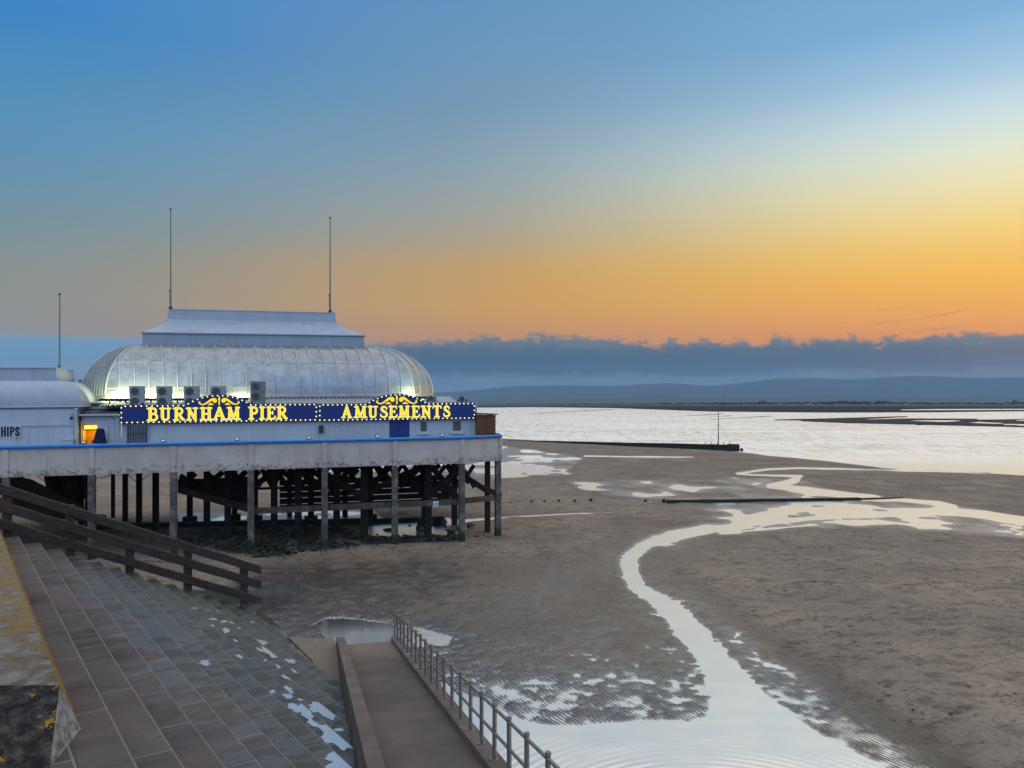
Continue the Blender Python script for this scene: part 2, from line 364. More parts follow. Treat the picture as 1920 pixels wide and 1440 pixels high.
# far flats with films of water
paint(poly_sd(PX, PY, [(1060,900),(1180,900),(1300,902),(1420,897),(1500,897),(1545,915),(1640,935),(1500,940),(1300,941),(1240,938),(1130,925)]), -.16, 36)
paint(poly_sd(PX, PY, [(1240,952),(1340,944),(1450,941),(1640,938),(1700,940),(1780,948),(1920,968),(2500,990),(2500,1020),(1920,1010),(1700,990),(1500,990),(1420,992),(1395,978),(1300,966)]), -.16, 34)
paint(poly_sd(PX, PY, [(945,836),(1040,845),(1095,858),(1080,870),(1095,884),(1040,893),(945,893),(860,890),(600,885),(600,836)]), -.15, 20)
# sea
paint(poly_sd(PX, PY, [(-9500,817),(700,818),(945,822),(1180,836),(1384,846),(1430,853),(1560,866),(1645,877),(1920,888),(11500,920),(11500,758),(-9500,758)]), -1.0, 7, 5)
paint(poly_sd(PX, PY, [(600,826),(945,828),(1100,834),(1250,842),(1384,852),(1460,858),(1560,868),(1645,876),(1550,879),(1454,879),(1400,884),(1378,890),(1300,896),(1200,896),(1100,893),(1066,884),(1085,872),(1112,862),(1060,852),(945,835),(600,832)]), .5, 8, 6)
paint(poly_sd(PX, PY, [(1500,896),(1640,888),(1920,893),(6000,920),(6000,1000),(1920,966),(1790,944),(1690,934),(1600,922)]), .55, 14)
paint(line_sd(PX, PY, [(1096,855,.5),(1200,856.5,.7),(1300,857,.3)]), -.6, 3)
# far shore: mud and the land strip behind
paint(poly_sd(PX, PY, [(880,764.3),(1000,763.2),(1150,765),(1250,768.5),(1330,771.5),(1560,773.5),(1750,773),(1920,771),(11500,772),(11500,757),(880,757)]), .9, 3, 2)
paint(line_sd(PX, PY, [(1690,768.6,.3),(1760,768,.8),(1920,767.4,.6)]), -.7, 2)
paint(poly_sd(PX, PY, [(1440,787),(1530,784),(1640,777),(1760,776),(2300,777),(2300,806),(1920,800),(1750,797),(1600,792)]), -.12, 7)
for l in ([(1455,787.5,.3),(1600,785,.8),(1700,781,.4)], [(1505,789.5,.4),(1590,792,1.4),(1720,794.5,1.4),(1920,800,1.0)], [(1600,789,.5),(1700,786.5,1.2),(1830,786,.4)],
          [(1000,775,.1),(1100,770,.3),(1150,767.5,.3)], [(1255,781,.2),(1330,777.5,.5),(1355,776,.3)], [(1310,783,.2),(1370,779.5,.35)], [(1330,787,.2),(1420,781.5,.4),(1450,780,.2)], [(1720,797,.5),(1830,789,1.0),(1920,786,.3)]):
    paint(line_sd(PX, PY, l), .34, 3)
# streams and pools
paint(poly_sd(PX, PY, [(1400,978),(1325,984),(1272,992),(1219,1005),(1187,1019),(1164,1038),(1159,1056),(1164,1082),(1178,1107),(1219,1134),(1247,1166),(1273,1198),(1304,1229),(1322,1265),(1334,1300),(1330,1342),
     (1290,1352),(1219,1350),(1113,1357),(1022,1362),(975,1348),(915,1320),(870,1300),(835,1283),(780,1320),(860,1480),(1200,1580),(1900,1580),(1715,1478),(1640,1432),(1538,1375),(1447,1312),(1394,1259),(1352,1217),(1322,1176),(1293,1143),(1240,1111),(1213,1098),(1204,1075),(1200,1049),(1228,1028),(1283,1012),(1352,998),(1405,990)])+11, -1, 22, 14)
for l in ([(1920,889.5,1.2),(1640,881,1.8),(1500,878,1.8),(1440,880,2.2),(1385,888,2.6),(1410,890.5,2.2),(1500,893,2.6),(1485,903,4.5),(1450,911,5),(1500,918,5),(1560,925,6),(1640,934,4)],
          [(1395,983,4),(1480,975,3),(1570,968,4),(1700,963,5),(1760,957,5),(1785,950,4),(1760,943,3),(1690,938,3),(1640,936,3)],
          [(1760,957,5),(1850,966,7),(1920,977,8),(2400,992,10)], [(1420,980,3),(1413,968,4),(1440,962,3),(1520,955,3),(1600,951,2)],
          [(1350,1001,.6),(1440,992,1.0),(1520,985,.6)],
          [(820,981,3),(900,974.5,2.4),(950,970.5,1.8),(1080,963.5,1.4),(1225,960,.6)]):
    paint(line_sd(PX, PY, l)+3, -1, 8, 3)
paint(poly_sd(PX, PY, [(700,990),(722,981),(765,984),(800,992),(830,989),(838,1000),(812,1008),(770,1009),(735,1014),(712,1017),(692,1004)]), -1, 7, 3)
paint(poly_sd(PX, PY, [(300,1110),(380,1108),(450,1102),(500,1096),(530,1101),(540,1114),(536,1129),(505,1138),(478,1147),(498,1158),(518,1173),(534,1194),(500,1190),(440,1150),(340,1120)]), -1, 9, 5)
paint(poly_sd(PX, PY, [(594,1172),(612,1161),(650,1162),(700,1168),(740,1175),(800,1184),(842,1197),(836,1204),(770,1210),(733,1207),(640,1207),(618,1198),(603,1184)]), -1, 9, 5)
paint(line_sd(PX, PY, [(270,1054,1),(300,1055.5,1.2)]), -1, 4)
paint(line_sd(PX, PY, [(312,1055,1),(325,1056,1)]), -1, 4)
Sw = S + .5*rag*np.clip(1.15-np.abs(S), 0, 1)
wet = np.clip(1 - (S + .3*rag*np.clip(1.1-np.abs(S), 0, 1))*1.1, 0, 1)
mud = np.clip((808-PY)/4, 0, 1)
hz = .085*Sw
# ripple marks on the damp sand
kf = np.clip((30-WY)/10, 0, 1)
warp = 2.4*vnoise(WX/.9, WY/.9, 11)+1.3*vnoise(WX/.3, WY/.3, 12)
rip = np.sin(2*math.pi*(WX*.86+WY*.51)/.115 + warp)
hz += kf*rip*.017*np.clip(1.25-np.abs(Sw), .12, 1)
# foot-trodden, lumpy dry sand with low swells
dry = np.clip(Sw, 0, 1)
hz += dry*(.05*vnoise(WX/5, WY/5, 21)*np.clip((120-WY)/60, 0, 1) + .02*octv(.9, 22) + .012*octv(.35, 23))
hz += np.clip(S-.5, 0, 1)*2*np.clip((PX-1350)/500, 0, 1)*np.clip((PY-1010)/200, 0, 1)*.18
# footprints trodden in wandering lines over the dry sand
fr2 = np.random.RandomState(4); rws = np.array(rows); cls = np.array(cols, float)
def dimple(x, y, r_, dep):
    py_ = HOR+H*F/y; px_ = 960+x/y*F; dpx = r_*2.2/y*F; dpy = r_*2.2*H*F/y**2
    i0, i1 = np.searchsorted(-rws, -(py_+dpy)), np.searchsorted(-rws, -(py_-dpy)); j0, j1 = np.searchsorted(cls, px_-dpx), np.searchsorted(cls, px_+dpx)
    if i1 <= i0 or j1 <= j0: return
    d2 = ((WX[i0:i1, j0:j1]-x)**2+(WY[i0:i1, j0:j1]-y)**2)/r_**2
    hz[i0:i1, j0:j1] += np.where(S[i0:i1, j0:j1] > .6, -dep*np.exp(-d2*1.6)+dep*.45*np.exp(-(np.sqrt(d2)-1.35)**2*6), 0)
for _ in range(46):
    px_, py_ = (fr2.uniform(1380, 1950), fr2.uniform(1015, 1440)) if fr2.rand() < .72 else (fr2.uniform(560, 1150), fr2.uniform(985, 1085))
    y = H*F/(py_-HOR); x = (px_-960)/F*y; a = fr2.uniform(0, 6.28)
    for k in range(fr2.randint(6, 26)):
        sd2 = .13*(-1)**k; dimple(x-math.sin(a)*sd2, y+math.cos(a)*sd2, fr2.uniform(.11, .17), fr2.uniform(.025, .05)); x += .55*math.cos(a); y += .55*math.sin(a); a += fr2.normal(0, .12)
        if y < 14: break
for _ in range(500):
    px_, py_ = (fr2.uniform(1350, 1950), fr2.uniform(1000, 1440)); y = H*F/(py_-HOR); dimple((px_-960)/F*y, y, fr2.uniform(.1, .3), fr2.uniform(.015, .04))
hz = np.where(WY > 900, np.minimum(hz, 1.0) + np.clip((WY-1500)/3000, 0, 1)*3*(S > .5), hz)
nr, nc = PX.shape
me = bpy.data.meshes.new("beach")
co = np.stack([WX, WY, hz], -1).reshape(-1, 3).astype(np.float32)
idx = np.arange(nr*nc).reshape(nr, nc)
q = np.stack([idx[:-1, :-1], idx[:-1, 1:], idx[1:, 1:], idx[1:, :-1]], -1).reshape(-1, 4)
me.vertices.add(len(co)); me.vertices.foreach_set('co', co.ravel())
me.loops.add(q.size); me.loops.foreach_set('vertex_index', q.ravel().astype(np.int32))
me.polygons.add(len(q)); me.polygons.foreach_set('loop_start', np.arange(0, q.size, 4, dtype=np.int32)); me.polygons.foreach_set('loop_total', np.full(len(q), 4, np.int32))
me.polygons.foreach_set('use_smooth', np.ones(len(q), bool))
at = me.attributes.new('wet', 'FLOAT', 'POINT'); at.data.foreach_set('value', wet.ravel().astype(np.float32))
at2 = me.attributes.new('mud', 'FLOAT', 'POINT'); at2.data.foreach_set('value', mud.ravel().astype(np.float32))
me.update(); me.validate()
beach = bpy.data.objects.new("beach", me); COL.objects.link(beach)
tag(beach, "grey brown tidal sand crossed by shallow streams", "beach", kind='structure')

m, n, b = newmat('sand'); p = n.world()
a = n.n('ShaderNodeAttribute'); a.attribute_name = 'wet'; wt = a.outputs['Fac']
cd_ = n.n('ShaderNodeCameraData') if False else None
big = n.noise(p, .16, 4, .6); mid = n.noise(n.world((1, 1.6, 1)), .9, 6, .65); fine = n.noise(p, 9, 4, .7); grit = n.noise(p, 3.2, 5, .75)
c = n.mix(n.rng(big, .35, .65), (.29, .23, .178, 1), (.21, .172, .14, 1))
c = n.mix(n.m('MULTIPLY', n.rng(mid, .47, .68), .62), c, (.085, .062, .046, 1))
gn = n.noise(n.world((1, 1.5, 1)), 4.5, 8, .85)
c = n.mix(n.rng(gn, .36, .5, .75, 0), c, (.05, .038, .03, 1)); c = n.mix(n.rng(gn, .55, .72, 0, .35), c, (.42, .35, .28, 1))
speck = n.m('MULTIPLY', n.rng(grit, .53, .64), n.rng(n.noise(p, .35, 4, .65), .38, .6))
c = n.mix(n.m('MULTIPLY', speck, .9), c, (.035, .024, .017, 1))
rust = n.m('MULTIPLY', n.rng(n.noise(n.world((1, 1.3, 1), (0, 0, 2)), .55, 5, .7), .62, .72), n.rng(fine, .4, .6))
c = n.mix(n.m('MULTIPLY', rust, .55), c, (.12, .055, .025, 1))
wm = n.rng(wt, .1, .8)
c = n.mix(n.m('MULTIPLY', wm, .85), c, (.030, .025, .024, 1))
am = n.n('ShaderNodeAttribute'); am.attribute_name = 'mud'; c = n.mix(am.outputs['Fac'], c, n.mix(n.rng(big, .35, .65), (.04, .042, .042, 1), (.028, .03, .032, 1)))
rough = n.rng(n.m('ADD', wt, n.m('MULTIPLY', n.m('SUBTRACT', mid, .5), .35)), .2, .75, .85, .20)
rough = n.m('MAXIMUM', rough, n.m('MULTIPLY', am.outputs['Fac'], .9))
rw = n.n('ShaderNodeTexWave', i_Vector=n.world((1, 1, 1), (0, 0, R(-31)))); rw.inputs['Scale'].default_value = 2.5; rw.inputs['Distortion'].default_value = 5; rw.inputs['Detail'].default_value = 3; rw.inputs['Detail Scale'].default_value = 1.4
hh = n.m('ADD', n.m('MULTIPLY', fine, .5), n.m('MULTIPLY', n.m('MULTIPLY', rw.outputs[1], n.rng(wt, .15, .5)), .55))
hh = n.m('ADD', hh, n.m('MULTIPLY', grit, .7))
setb(n, b, Base_Color=c, Roughness=rough, Normal=n.bump(hh, n.rng(wt, .4, .95, 1.0, .3), .05))
n.set(b.inputs['Specular IOR Level'], n.m('MULTIPLY', n.rng(wt, .2, .9, .12, 1.0), n.m('SUBTRACT', 1, n.m('MULTIPLY', am.outputs['Fac'], .85))))
fl = n.m('ADD', wt, n.m('MULTIPLY', n.m('SUBTRACT', n.m('ADD', n.m('MULTIPLY', rw.outputs[1], .5), n.m('MULTIPLY', n.noise(n.world((2.5, 1.6, 1)), 1.5, 6, .75), .5)), .5), .75))
fl = n.m('MULTIPLY', n.m('MULTIPLY', n.rng(fl, .68, 1.12), n.rng(n.n('ShaderNodeSeparateXYZ', i_0=p).outputs[1], 36, 50, .46, .8)), n.m('SUBTRACT', 1, am.outputs['Fac']))
gl = n.n('ShaderNodeBsdfGlossy', i_Color=(.58, .65, .76, 1), i_Roughness=.32, i_Normal=n.bump(n.m('ADD', grit, rw.outputs[1]), .12, .03))
mx_ = n.n('ShaderNodeMixShader', i_0=fl, i_1=b.outputs[0], i_2=gl.outputs[0])
n.t.links.new(mx_.outputs[0], [q_ for q_ in n.t.nodes if q_.type == 'OUTPUT_MATERIAL'][0].inputs[0])
me.materials.append(m)

# ------------------------------------------------------------------ water: one level sheet, ruffled out at sea, calm in the streams
m, n, b = newmat('water'); p = n.world()
sp = n.n('ShaderNodeSeparateXYZ', i_0=p); far = n.rng(sp.outputs[1], 95, 150)
wv1 = n.noise(n.world((.45, .9, 1)), 1.0, 5, .6); wv2 = n.noise(n.world((1.6, 3.0, 1)), 1.0, 4, .6)
strk2 = n.noise(n.world((.45, .085, 1)), 1.0, 4, .7)
strk = n.noise(n.world((.012, .05, 1)), 1.0, 5, .65)
# fans of small ripples where the stream enters the pool
rg = n.n('ShaderNodeTexWave', wave_type='RINGS', rings_direction='SPHERICAL', i_Vector=n.n('ShaderNodeVectorMath', operation='ADD', i_0=p, i_1=(-4.2, -15.2, 0)).outputs[0])
rg.inputs['Scale'].default_value = 1.25; rg.inputs['Distortion'].default_value = 1.6; rg.inputs['Detail'].default_value = 2; rg.inputs['Detail Scale'].default_value = .5
near = n.m('MULTIPLY', n.rng(sp.outputs[1], 20.5, 17), n.rng(n.noise(p, .5, 3), .35, .6))
hgt = n.m('ADD', n.m('MULTIPLY', n.m('ADD', wv1, n.m('MULTIPLY', wv2, .4)), n.m('MULTIPLY', far, 1.2)), n.m('MULTIPLY', rg.outputs[1], n.m('MULTIPLY', near, .008)))
hgt = n.m('ADD', hgt, n.m('MULTIPLY', n.noise(n.world((1, 2.2, 1)), 2.6, 5, .7), n.rng(n.noise(p, .3, 3), .4, .65, .0008, .0022)))
nrm = n.bump(hgt, 1.0, 1.0)
setb(n, b, Base_Color=(.97, .965, .95, 1), Metallic=.93, Roughness=n.m('SUBTRACT', n.m('ADD', n.rng(n.noise(n.world((.5, 1.1, 1)), .8, 5, .65), .35, .65, .285, .335), n.m('MULTIPLY', far, n.rng(n.m('ADD', n.m('MULTIPLY', strk, .45), n.m('MULTIPLY', strk2, .55)), .38, .62, -.19, .2))), n.m('MULTIPLY', .24, n.m('MULTIPLY', n.rng(sp.outputs[0], -3.2, -4.2), n.m('MULTIPLY', n.rng(sp.outputs[1], 24, 26), n.rng(sp.outputs[1], 43, 40))))), Normal=nrm)
water = MB().add([(-40000, 4, 0), (40000, 4, 0), (40000, 6300, 0), (-40000, 6300, 0)], [(0, 1, 2, 3)]).build('water', m)
tag(water, "pale shining sea, streams and pools over the sand", "water", kind='structure')

# ------------------------------------------------------------------ far shore, hills, haze
def land(name, ridge, y0, y1, mat, label, amp):
    xs = np.linspace(ridge[0][0], ridge[-1][0], 420); rp = np.interp(xs, [r[0] for r in ridge], [r[1] for r in ridge])
    rw_ = []
    for k, fr_ in enumerate((0, .2, .4, .6, .8, .9, 1.0, 1.25)):
        Y = y0 + (y1-y0)*fr_; row = []
        for x, pyr in zip(xs, rp):
            top = (HOR-pyr)/F*y1 + H
            s = fr_**1.6 if fr_ <= 1 else .6
            X = (x-960)/F*y1
            z = top*s + amp*(vnoise(np.array([X/260.0]), np.array([Y/260.0+k]), 5)[0] + .5*vnoise(np.array([X/60.0]), np.array([Y/60.0+k]), 6)[0])*min(1, fr_*2)
            row.append((X, Y, z if k else -2))
        rw_.append(row)
    o = MB().grid(rw_).build(name, mat); return tag(o, label, "hills", kind='structure')
mh = weathered('hill_cover', (.045, .055, .04), (.03, .04, .03), .9, scale=.01, amount=.8, bumpn=.05, bumps=.4)
land('hills', [(-6000,730),(-2000,735),(300,744),(700,742),(808,738),(880,732),(950,724.5),(1059,721),(1124,725.6),(1183,721.5),(1270,717.5),(1330,724),(1395,718.5),(1443,711),(1557,710),(1600,712),(1638,708.5),(1720,705),(1801,708.5),(1920,707),(2600,715),(5000,720),(8000,735)], 9000, 11500, mh, "long range of hills fading blue under the cloud bank", 9)
land('foothills', [(-3000,752),(800,752),(1000,750),(1150,748),(1200,742.5),(1240,740.5),(1300,745),(1400,746),(1480,743),(1560,740.5),(1640,743),(1750,745),(1850,742),(1920,744),(4500,748)], 5200, 6800, mh, "low wooded rise in front of the long hills", 5)
# far wood along the shore: a mass nobody could count
tb = MB(); rr = random.Random(3)
def clump(px, py_top, Y, wd):
    z1 = H + (HOR-py_top)/F*Y; X = (px-960)/F*Y
    for _ in range(5):
        r_ = wd*rr.uniform(.25, .5)
        tb.sphere((X+rr.uniform(-.5, .5)*wd, Y+rr.uniform(-8, 8), max(1, z1-r_*.8*rr.uniform(.8, 1.8))), r_, 6, 4, .8)
for px in np.arange(930, 2300, 5.5):
    base = np.interp(px, [930, 1200, 1300, 1360, 1480, 1560, 1580, 1680, 1800, 1880, 1920, 2300], [757.5, 756, 754.5, 754, 753.5, 752, 751.8, 753, 754.5, 754, 752.5, 752])
    clump(px, base + rr.uniform(-.8, 1.3), rr.uniform(2300, 2700), rr.uniform(6, 13))
for px in (1430, 1575, 1582, 1600, 1648, 1655, 1900): clump(px, 750.6, 2400, 14)
mt = weathered('far_foliage', (.035, .045, .03), (.02, .028, .02), .9, scale=.1, amount=.8, bumpn=.6, bumps=.6)
tag(tb.build('shore_wood', mt), "dark line of trees and scrub along the far shore", "wood", kind='stuff')
md = weathered('shore_turf', (.05, .05, .04), (.035, .035, .03), .9, scale=.02, amount=.8)
rw_ = [[((x-960)/F*Y, Y, z) for x in range(880, 12000, 80)] for Y, z in ((1900, .02), (2100, 2.2), (2700, 3.0), (6500, 3.0))]
tag(MB().grid(rw_, False).build('far_shore', md), "low dark land along the far side of the estuary", "shore", kind='structure')
hv = bpy.data.materials.new('haze_air'); hv.use_nodes = True; t = hv.node_tree; t.nodes.clear(); NV = NT(t)
pv = NV.n('ShaderNodeVolumePrincipled'); pv.inputs['Color'].default_value = (.31, .58, .90, 1); pv.inputs['Density'].default_value = 8e-5; pv.inputs['Anisotropy'].default_value = 0.0
t.links.new(pv.outputs[0], NV.n('ShaderNodeOutputMaterial').inputs['Volume'])
hb = MB().box(-46000, 46000, -300, 15000, -4, 430).build('haze', hv); tag(hb, "thin blue evening haze over the estuary", "haze", kind='stuff')

# ------------------------------------------------------------------ the pier: local frame u along the front, v inwards, z up
OX, OY = -22.22, 42.1
DX, DY = math.cos(R(16.04)), math.sin(R(16.04)); NX, NY = -DY, DX; SL = .009
def P(u, v, z): return (OX+u*DX+v*NX, OY+u*DY+v*NY, z+SL*u)
def on(px, py, v):
    """point of the plane v seen at a photo pixel -> (u, v, local z)"""
    k = (px-960)/F
    u = (k*(OY+v*NY) - OX - v*NX)/(DX-k*DY)
    Y = OY+u*DY+v*NY
    return u, v, H-(py-HOR)/F*Y - SL*u
def U(px, v): return on(px, HOR, v)[0]
CU, CV = 22.75, 1.32                      # the front bends back to this corner
ANG = 16.04
pier = empty('pier', P(4, 6, 0), "long pale pier deck with blue top rail on rows of piles", 'pier')
outline = [(-15, 0), (20, 0), (CU, CV), (CU, 17), (-15, 17)]
d = MB(P); d.prism([(-15, .14), (19.95, .14), (CU-.14, CV+.08), (CU-.14, 17), (-15, 17)], lambda a, b_, s: (a, b_, 4.78+.22*s)); d.build('deck', M['deck'], pier)
segs = [((4*k, 0), (4*k+4, 0)) for k in range(-4, 5)] + [((20, 0), (CU, CV))] + [((CU, CV+3.9*k), (CU, CV+3.9*(k+1))) for k in range(4)]
def offs(a, b_, o): # outward offset point pair
    L = math.hypot(b_[0]-a[0], b_[1]-a[1]); t_ = ((b_[0]-a[0])/L, (b_[1]-a[1])/L); nn = (t_[1], -t_[0]); return t_, nn, L
for i, (a, b_) in enumerate(segs):
    t_, nn, L = offs(a, b_, 0)
    def Q(s_, o, z): return (a[0]+t_[0]*s_+nn[0]*o, a[1]+t_[1]*s_+nn[1]*o, z)
    m_ = MB(P); m_.hexa([Q(.0, 0, 4.56), Q(L, 0, 4.56), Q(L, -.12, 4.56), Q(0, -.12, 4.56), Q(0, 0, 5.97), Q(L, 0, 5.97), Q(L, -.12, 5.97), Q(0, -.12, 5.97)])
    m_.hexa([Q(.14, .035, 4.54), Q(L-.14, .035, 4.54), Q(L-.14, .001, 4.54), Q(.14, .001, 4.54), Q(.14, .035, 4.9), Q(L-.14, .035, 4.9), Q(L-.14, .001, 4.9), Q(.14, .001, 4.9)])
    m_.build('fascia_panel', M['fascia'], pier)
    m_ = MB(P); c0 = .13
    m_.hexa([Q(-c0, .075, 4.53), Q(c0, .075, 4.53), Q(c0, -.1, 4.53), Q(-c0, -.1, 4.53), Q(-c0, .075, 5.975), Q(c0, .075, 5.975), Q(c0, -.1, 5.975), Q(-c0, -.1, 5.975)])
    m_.build('pilaster', M['fascia'], pier)
    # rounded blue top rail
    m_ = MB(P); prof = [(.10, 5.985), (.13, 6.03), (.13, 6.11), (.09, 6.155), (0, 6.17), (-.12, 6.155), (-.16, 6.11), (-.16, 6.0), (-.1, 5.98)]
    ext = .05 if i in (8, 9) else 0
    m_.grid([[Q(-ext, o, z) for o, z in prof], [Q(L+ext, o, z) for o, z in prof]], True, True); m_.build('top_rail', M['blue'], pier)
def pile(x, y, z1, wd, mat, base=None, block=None, name='pile'):
    m_ = MB(); c, s_ = math.cos(R(ANG))*wd/2, math.sin(R(ANG))*wd/2
    cr = [(-c+s_, -s_-c), (c+s_, s_-c), (c-s_, s_+c), (-c-s_, -s_+c)]
    m_.hexa([(x+a*1.04, y+b_*1.04, -.6) for a, b_ in cr] + [(x+a, y+b_, z1) for a, b_ in cr])
    if block:
        k = block/wd*2
        m_.hexa([(x+a*k, y+b_*k, -.5) for a, b_ in cr] + [(x+a*k, y+b_*k, .42) for a, b_ in cr])
    return m_.build(name, mat, pier)
for k in range(-3, 6):
    x, y, z = P(4*k, .06, 4.53); pile(x, y, z, .34, M['pile'])
x, y, z = P(CU-.14, CV+.1, 4.53); pile(x, y, z, .34, M['pile'])
for px, py, wd, bl in ((914,999,.3,0),(852,984,.34,0),(802,1006,.42,0),(795,985,.3,.4),(683,1010,.42,0),(694,976,.36,.45),(631,1000,.4,0),(559,1012,.42,0),(514,1008,.4,0),(583,979,.4,.45),(647,968,.36,0),
                       (543,968,.36,0),(427,1013,.36,0),(388,1010,.36,0),(440,975,.34,.4),(356,980,.36,.45),(292,998,.36,0),(261,986,.34,0),(235,980,.32,0),(212,973,.24,0),(478,978,.4,.5),
                       (95,985,.3,0),(108,985,.3,0),(152,1000,.3,0),(165,1003,.3,0)):
    x, y, z = G(px, py); pile(x, y, 4.86, wd, M['dark'], block=bl)
# long waling along the front piles, and its notice
def wale(a, b_, z, name='waling'):
    m_ = MB(P); t_, nn, L = offs(a, b_, 0)
    def Q(s_, o, zz): return (a[0]+t_[0]*s_+nn[0]*o, a[1]+t_[1]*s_+nn[1]*o, zz)
    m_.hexa([Q(0, 0, z), Q(L, 0, z), Q(L, -.16, z), Q(0, -.16, z), Q(0, 0, z+.34), Q(L, 0, z+.34), Q(L, -.16, z+.34), Q(0, -.16, z+.34)])
    return m_.build(name, M['beam'], pier)
wale((8.2, .24), (14, .24), 2.03); wale((14.01, .243), (20.0, .243), 2.035); wale((20.05, .26), (CU+.1, CV+.14), 2.06)
m_ = MB(P); m_.box(CU-.3, CU-.02, CV-.12, CV+.2, 2.0, 2.46); m_.build('bracket', M['beam'], pier)
def bar(p0, p1, wd=.3, th=.2, mat='brace', name='brace', Y=None, Y1=None):
    a = W(p0[0], p0[1], Y); b_ = W(p1[0], p1[1], Y1 or Y); m_ = MB(); m_.beam(a, b_, th, wd); return m_.build(name, M[mat], pier)
for p0, p1, Y, wd, mt_ in (((836,872),(918,923),52,.36,'brace'),((905,914),(940,930),50.6,.34,'brace'),((866,872),(806,930),51.2,.36,'brace'),((810,876),(860,935),51.6,.36,'brace'),((791,874),(748,910),52.5,.38,'dark'),((764,898),(798,930),52.6,.34,'dark'),
      ((706,873),(740,910),53.6,.34,'dark'),((736,873),(698,906),53.4,.34,'dark'),((606,886),(682,934),50.5,.36,'brace'),((680,934),(742,894),50.7,.34,'brace'),((742,895),(788,878),51,.34,'dark'),
      ((554,878),(612,920),53,.36,'brace'),((524,880),(560,905),54,.34,'dark'),((512,888),(470,914),50.5,.36,'dark'),((578,876),(612,902),54.6,.34,'dark'),((664,874),(630,906),53,.34,'dark'),((672,880),(640,912),54.5,.3,'brace'),
      ((825,872),(770,905),54,.34,'dark'),((800,905),(870,935),53.5,.34,'brace'),((845,876),(880,905),54.2,.3,'dark'),((770,910),(850,940),53,.3,'brace'),((645,902),(612,930),52.2,.3,'dark'),
      ((338,892),(372,916),49.5,.3,'dark'),((366,888),(340,914),49.8,.3,'dark'),((386,888),(420,912),50.2,.34,'dark'),((418,885),(382,914),50.4,.34,'dark'),((430,884),(466,910),50.8,.34,'dark'),((462,884),(428,914),51,.34,'dark'),((452,910),(486,884),52,.34,'dark')):
    bar(p0, p1, wd, .2, mt_, 'brace', Y)
for j, x0 in enumerate(range(486, 868, 27)):
    bar((x0, 872), (x0+26, 914), .3, .18, 'dark', 'brace', 57+.2*(j % 3)); bar((x0+25, 872), (x0-2, 912), .3, .18, 'dark', 'brace', 57.8+.2*(j % 2))
# plank screen of the old landing stage, seen through the piles
for j in range(5):
    z0 = 1.18 + .405*j
    m_ = MB(P); m_.box(9.5, 21.6-.35*j, 7.9, 8.02, z0, z0+.345); m_.build('plank', M['dark'], pier)
# sloping landing ramp under the deck
def slab(pts, Y0, th, name, mat='dark'):
    v = [W(x, y, Y0) for x, y in pts] ; v2 = [W(x, y, Y0+th) for x, y in pts]; n_ = len(v); m_ = MB()
    m_.add(v+v2, [tuple(range(n_))[::-1], tuple(range(n_, 2*n_))] + [(i, (i+1) % n_, n_+(i+1) % n_, n_+i) for i in range(n_)]); return m_.build(name, M[mat], pier)
slab([(333,911),(482,950),(484,966),(333,924)], 47.5, .3, 'landing_ramp', 'brace')
slab([(333,898),(400,897),(482,892),(482,958),(400,936),(333,916)], 50.6, .25, 'landing_side')
slab([(470,914),(870,903),(870,907),(470,919)], 54.2, .2, 'landing_beam')
# dark trestle below the landward end
for j, x0 in enumerate(range(88, 172, 12)):
    bar((x0, 888), (x0+10, 930+5*(j % 4)), .36, .16, 'dark', 'brace', 46+.35*(j % 3)); bar((x0+12, 888), (x0-2, 928+6*((j+2) % 4)), .36, .16, 'dark', 'brace', 46.6+.3*(j % 2))
slab([(86,886),(174,884),(174,925),(120,932),(88,915)], 47.8, .25, 'trestle_board')
slab([(-40,878),(60,899),(175,960),(175,985),(-40,915)], 45.4, .3, 'landing_beam', 'dark')
slab([(-40,885),(40,893),(92,915),(92,919),(60,912),(-40,897)], 44.6, .2, 'landing_beam', 'brace')
slab([(-40,925),(150,958),(200,966),(200,982),(-40,958)], 46.5, .3, 'landing_beam', 'brace')
for pts in ([(180,897),(200,894),(212,889)], [(238,888),(252,901),(266,900),(280,890)], [(70,893),(88,905),(102,905)]):
    q_ = [W(x, y, 44.5) for x, y in pts]; m_ = MB()
    for a, b_ in zip(q_[:-1], q_[1:]): m_.tube(a, b_, .02, n=5)
    m_.build('cable', M['cable'], pier)
nt = empty('notice', P(*on(817, 945, .2)), "small white notice plate fixed to the waling between the last piles", 'notice')
u0, _, z0 = on(812, 950, .2); u1, _, z1 = on(822.5, 939.5, .2)
m_ = MB(P); m_.box(u0, u1, .19, .235, z0, z1); m_.build('plate', M['notice'], nt)
m_ = MB(P)
for fx, fw, fz, fh in ((.16,.10,.3,.32),(.36,.26,.5,.08),(.36,.1,.3,.12),(.54,.1,.3,.32),(.72,.14,.3,.1),(.72,.12,.52,.1)):
    m_.box(u0+(u1-u0)*fx, u0+(u1-u0)*(fx+fw), .184, .189, z0+(z1-z0)*fz, z0+(z1-z0)*(fz+fh))
m_.build('lettering', M['noticeink'], nt)
# floodlights clipped to the top rail
for i, px in enumerate((157, 306, 445, 579, 708, 829)):
    u = U(px, -.02); wh = ("by the lit kiosk doorway", "below the barred gate", "under the first sign's curved top", "below the black wall speaker", "left of the blue doors", "between the two windows")[i]
    r_ = empty('floodlight', P(u, -.02, 6.17), "small black floodlight on the blue rail " + wh, 'floodlight', 'floodlights along the blue rail', R(ANG))
    MB().box(-.14, .14, -.05, .05, .03, .17).build('housing', M['black'], r_, True)
    MB().box(-.1, .1, -.056, -.0505, .06, .145).build('lens', M['lens'], r_, True)
    MB().box(-.03, .03, -.03, .03, -.01, .03).build('bracket', M['black'], r_, True)

